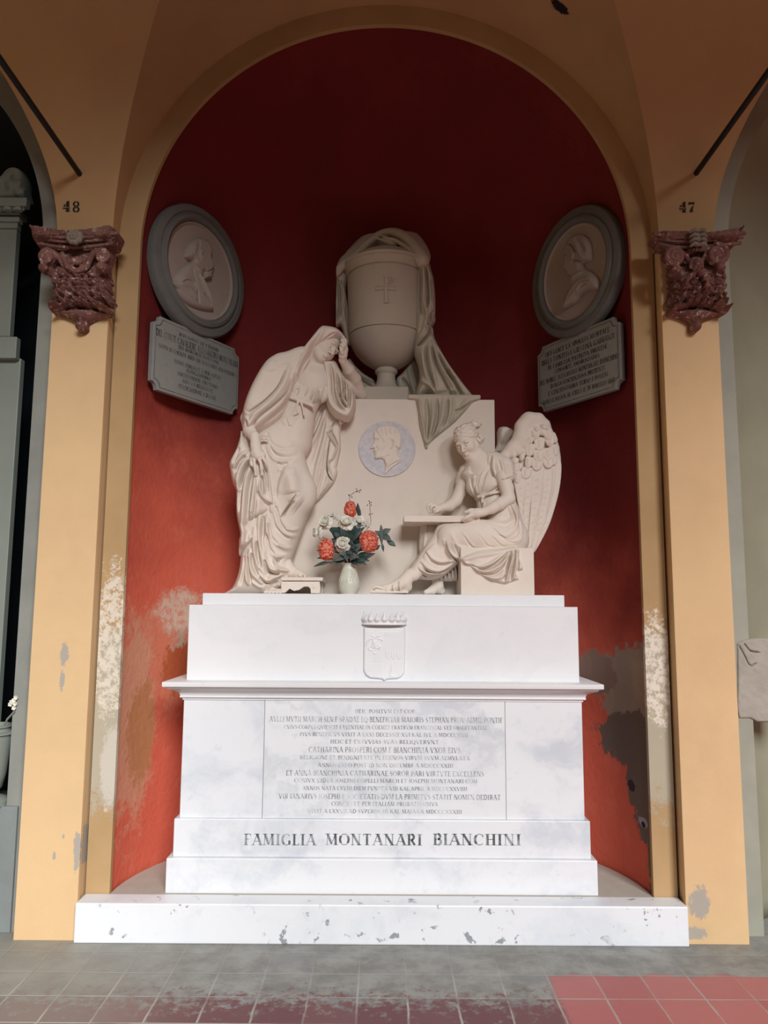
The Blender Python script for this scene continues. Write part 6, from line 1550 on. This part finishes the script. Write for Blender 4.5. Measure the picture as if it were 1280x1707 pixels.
sprig('dark leaves under the right coral cluster',M['leafgreen'],[(680,960,.2,850,980,.17,.018),(760,960,.18,915,895,.18,.014),(680,970,.2,820,1025,.17,.015),(700,930,.2,870,900,.17,.015),(900,860,.2,970,800,.2,.012),(640,980,.2,720,1030,.18,.013)],[(620,1000,.22),(700,950,.2)])
sprig('single dark pointed leaf behind the coral spike',M['leafgreen'],[(725,480,.25,715,325,.25,.011),(730,520,.25,745,400,.25,.009)],[(640,800,.23),(725,490,.25)])
# berried twigs
def twig(label,pts,berries,name='berry_twig'):
    P=[CF.p(*q) for q in pts]; root=thing(name,label,'twig',tuple(P[-1]),'bare twigs of the bouquet')
    MB().tube([tuple(q) for q in spline([tuple(q) for q in P],5)],.0014,6).build('stem',M['twig'],root)
    for x,y in berries:
        b=CF.p(x,y,pts[-1][2]-.004); MB().lathe([(.0003,-.0035),(.003,-.002),(.0035,.001),(.0003,.0045)],tuple(b),8).build('berry',M['twig'],root,smooth=True)
twig('brown berried twig bending right at the very top of the bouquet',[(640,470,.24),(622,300,.24),(640,240,.24),(690,200,.24),(755,182,.24)],[(700,170),(712,190),(735,205),(748,180),(620,245),(650,262),(615,235),(705,200)])
twig('thin upright twig at the right of the bouquet',[(800,640,.23),(860,560,.23),(856,440,.23),(850,310,.23)],[(842,305),(866,320),(825,352),(868,352),(876,448),(846,455),(850,330)])
# small pale blossoms
def blossoms(label,pts,seed):
    rnd=random.Random(seed); c=CF.p(pts[0][0],pts[0][1],.22); root=thing('blossom_spray',label,'flower',tuple(c),'pale blossom sprays of the bouquet'); v=[];f=[]; mb=MB()
    for x,y in pts:
        p=CF.p(x,y,.215+rnd.uniform(-.012,.012)); mb.tube([tuple(c+np.array([0,.02,-.03])),tuple(p)],.0008,5)
        for k in range(5):
            t=k*2*math.pi/5+rnd.random(); petal(v,f,p,(math.cos(t),-.3,math.sin(t)),(0,-1,0),.0078,.0036,.2,.1,2,2)
    o=mesh_obj('petals',v,f,M['bud'],smooth=True); solid(o,.0008); adopt(o,root)
    mb.build('stalks',M['twig'],root)
blossoms('spray of tiny pale blossoms between the two upper white roses',[(440,440),(420,460),(470,450),(450,490),(490,480),(510,470),(480,520),(500,500),(430,425),(465,470)],1)
blossoms('spray of tiny pale blossoms above the right coral cluster',[(800,530),(770,560),(820,560),(700,590),(730,610),(760,600),(720,640),(830,520),(860,580),(870,610),(790,600),(850,545),(740,650)],2)

# ================================================================== neighbouring bays
tm=thing('neighbouring_tomb','grey-green marble wall tomb with egg-and-dart cornice in the dark bay at the left edge','tomb',(-BAY,.3,0))
def L2(px,py,Y): return at(px,py,Y)
TY=.16
x0=-BAY*2; 
def tbox(name,pxr,pyt,pyb,Y,m,dep=.05,bev=.004):
    dep=.05
    r=at(pxr,(pyt+pyb)/2,Y); hw=r[0]+BAY; zt_=at(pxr,pyt,Y)[2]; zb_=at(pxr,pyb,Y)[2]
    if name=='plinth_block': dep=.35
    return MB().box(-BAY-hw,-BAY+hw,Y,Y+dep,max(zb_,0),zt_).build(name,m,tm,bevel=bev)
tbox('plinth_block',22,1345,1569,-.02,M['gtomb'] if 'gtomb' in M else plain('dark_grey_block',(.19,.21,.205),.8,.15,.2,6,.3),.5)
tbox('lower_panel',10,597,1346,TY+.02,M['gmarble'],.25)
tbox('ledge',27,561,597,TY-.03,M['gmarble'],.3)
tbox('upper_panel',22,380,561,TY,M['gmarble'],.25)
tbox('frieze',29,369,380,TY-.015,M['gmarble'],.3)
tbox('bed_mould',32,361,369,TY-.03,M['gmarble'],.3)
tbox('cornice',44,329,343,TY-.09,M['gmarble'],.35)
MB().box(-BAY-.6,-BAY+.6,TY+.03,.95,at(0,1346,-.02)[2],at(0,330,TY)[2]).build('backing',M['nicheG'],tm)
V=Vol((at(0,350,TY)[0]-.25,TY-.12,at(0,362,TY)[2]),(at(46,350,TY)[0]+.03,TY+.1,at(0,341,TY)[2]+.01),.003)
ztop=at(20,342,TY-.06)[2]; zbot=at(20,362,TY-.03)[2]
V.box(((at(38,350,TY)[0]-.5+0),TY+.02,(ztop+zbot)/2),(.5,.05,(ztop-zbot)/2),.01,.0)
for i in range(7):
    x=at(30-17*i,352,TY-.07)[0]; V.ell((x,TY-.065,(ztop+zbot)/2),(.024,.022,.034),.002); V.cap((x+.031,TY-.075,ztop),(x+.031,TY-.06,zbot),.006,.003,.002)
adopt(V.mesh('egg_and_dart',M['gmarble']),tm)
V=Vol((at(0,300,TY)[0]-.4,TY-.10,at(0,330,TY-.05)[2]-.01),(at(48,300,TY)[0],TY+.14,at(0,280,TY)[2]+.05),.004)
ped_=[(-90,330),(-90,250),(-30,262),(0,292),(12,280),(30,278),(42,292),(42,312),(38,330)]
V.layer(spline([at(x,y,TY-.03)[[0,2]] for x,y in ped_],3,True),TY+.02,.07,.03,[(spline([at(x,y,TY-.05)[[0,2]] for x,y in q],4),.007,h) for q,h in (([(0,300),(14,285),(30,282),(40,292)],.016),([(22,290),(18,300),(26,304),(36,302),(30,316)],.018),([(22,318),(30,326)],.012),([(10,300),(12,318)],-.014),([(-20,290),(-6,305),(-4,325)],.014))],k=.004)
adopt(V.mesh('pediment',M['gmarble']),tm)
# marble urn with flowers on the neighbouring plinth
uY=.02; cu=at(-22,1310,uY); zt_=at(0,1345,-.02)[2]
ju=thing('marble_vase','grey marble vase lettered NI at the lower left edge, in the neighbouring bay','vase',(float(cu[0]),uY,float(zt_)))
def jr(px,py): p=at(px,py,uY); return (max(p[0]-cu[0],.001),float(p[2]))
pf=[(.001,zt_)]+[jr(x,y) for x,y in ((12,1345),(12,1334),(8,1330),(-2,1326),(-4,1318),(2,1312),(8,1290),(13,1260),(18,1232),(19,1224),(23,1223),(23,1220),(16,1218),(15,1214),(18,1211),(18,1208))]; pf[1]=(pf[1][0],zt_)
MB().lathe(pf+[(pf[-1][0]-.012,pf[-1][1]),(pf[-1][0]-.015,pf[-1][1]-.03),(.001,pf[-1][1]-.03)],(float(cu[0]),uY,0),48).build('body',M['gmarble'],ju,smooth=True)
a=at(-6,1238,uY); b=at(11,1238,uY); rr=.125
ang=math.asin(min(.9,((a[0]+b[0])/2-cu[0])/rr)); nx,ny=math.sin(ang),-math.cos(ang)
rr=.150
write("NI",'lettering',M['ink'],ju,(float(cu[0])+rr*nx*1.0,uY+rr*ny,float(a[2])),(-ny,nx,0),(0,0,1),.052,.027,(nx,ny,0),off=.010)
fl=thing('pale_flower','small pale artificial flower leaning out of the marble vase lettered NI','flower',tuple(at(8,1205,.02)))
MB().tube([tuple(at(4,1216,.02)),tuple(at(12,1199,.0)),tuple(at(24,1186,-.01))],.005,6).build('stem',M['gmarble'],fl)
v=[];f=[]
for px,py in ((20,1170),(24,1167),(27,1163),(18,1174),(24,1180),(26,1173)):
    p=at(px,py,-.01)
    for k in range(5): t=k*1.2566; petal(v,f,p,(math.cos(t),-.4,math.sin(t)),(0,-1,0),.014,.007,.3,.1,2,2)
o=mesh_obj('petals',v,f,M['bud'],smooth=True); solid(o); adopt(o,fl)
# bare render patch on the right neighbour's jamb, standing proud with a broken edge
FOLD_N=FOLD_P=1.0
V=Vol((at(1222,1150,0)[0]-.05,-.04,at(0,1215,0)[2]-.02),(A_OUT+PIL_W+.45,.02,at(0,1062,0)[2]+.02),.004)
pts=[(1228,1072),(1240,1066),(1275,1060),(1330,1062),(1330,1205),(1262,1204),(1250,1198),(1232,1198),(1228,1185),(1229,1130)]
V.layer(np.array([at(x,y,-.005)[[0,2]] for x,y in pts]),.012,.022,.010,[(spline([at(x,y,-.01)[[0,2]] for x,y in q],3),.004,-.02) for q in ([(1231,1075),(1240,1092),(1250,1110),(1262,1105)],[(1240,1072),(1250,1085),(1268,1088)])],k=0,tex=lambda X,Z:.0012*np.sin(X*61+2*np.sin(Z*43))*np.sin(Z*57+X*30))
tag(V.mesh('trim_2',M['render']),kind='structure')
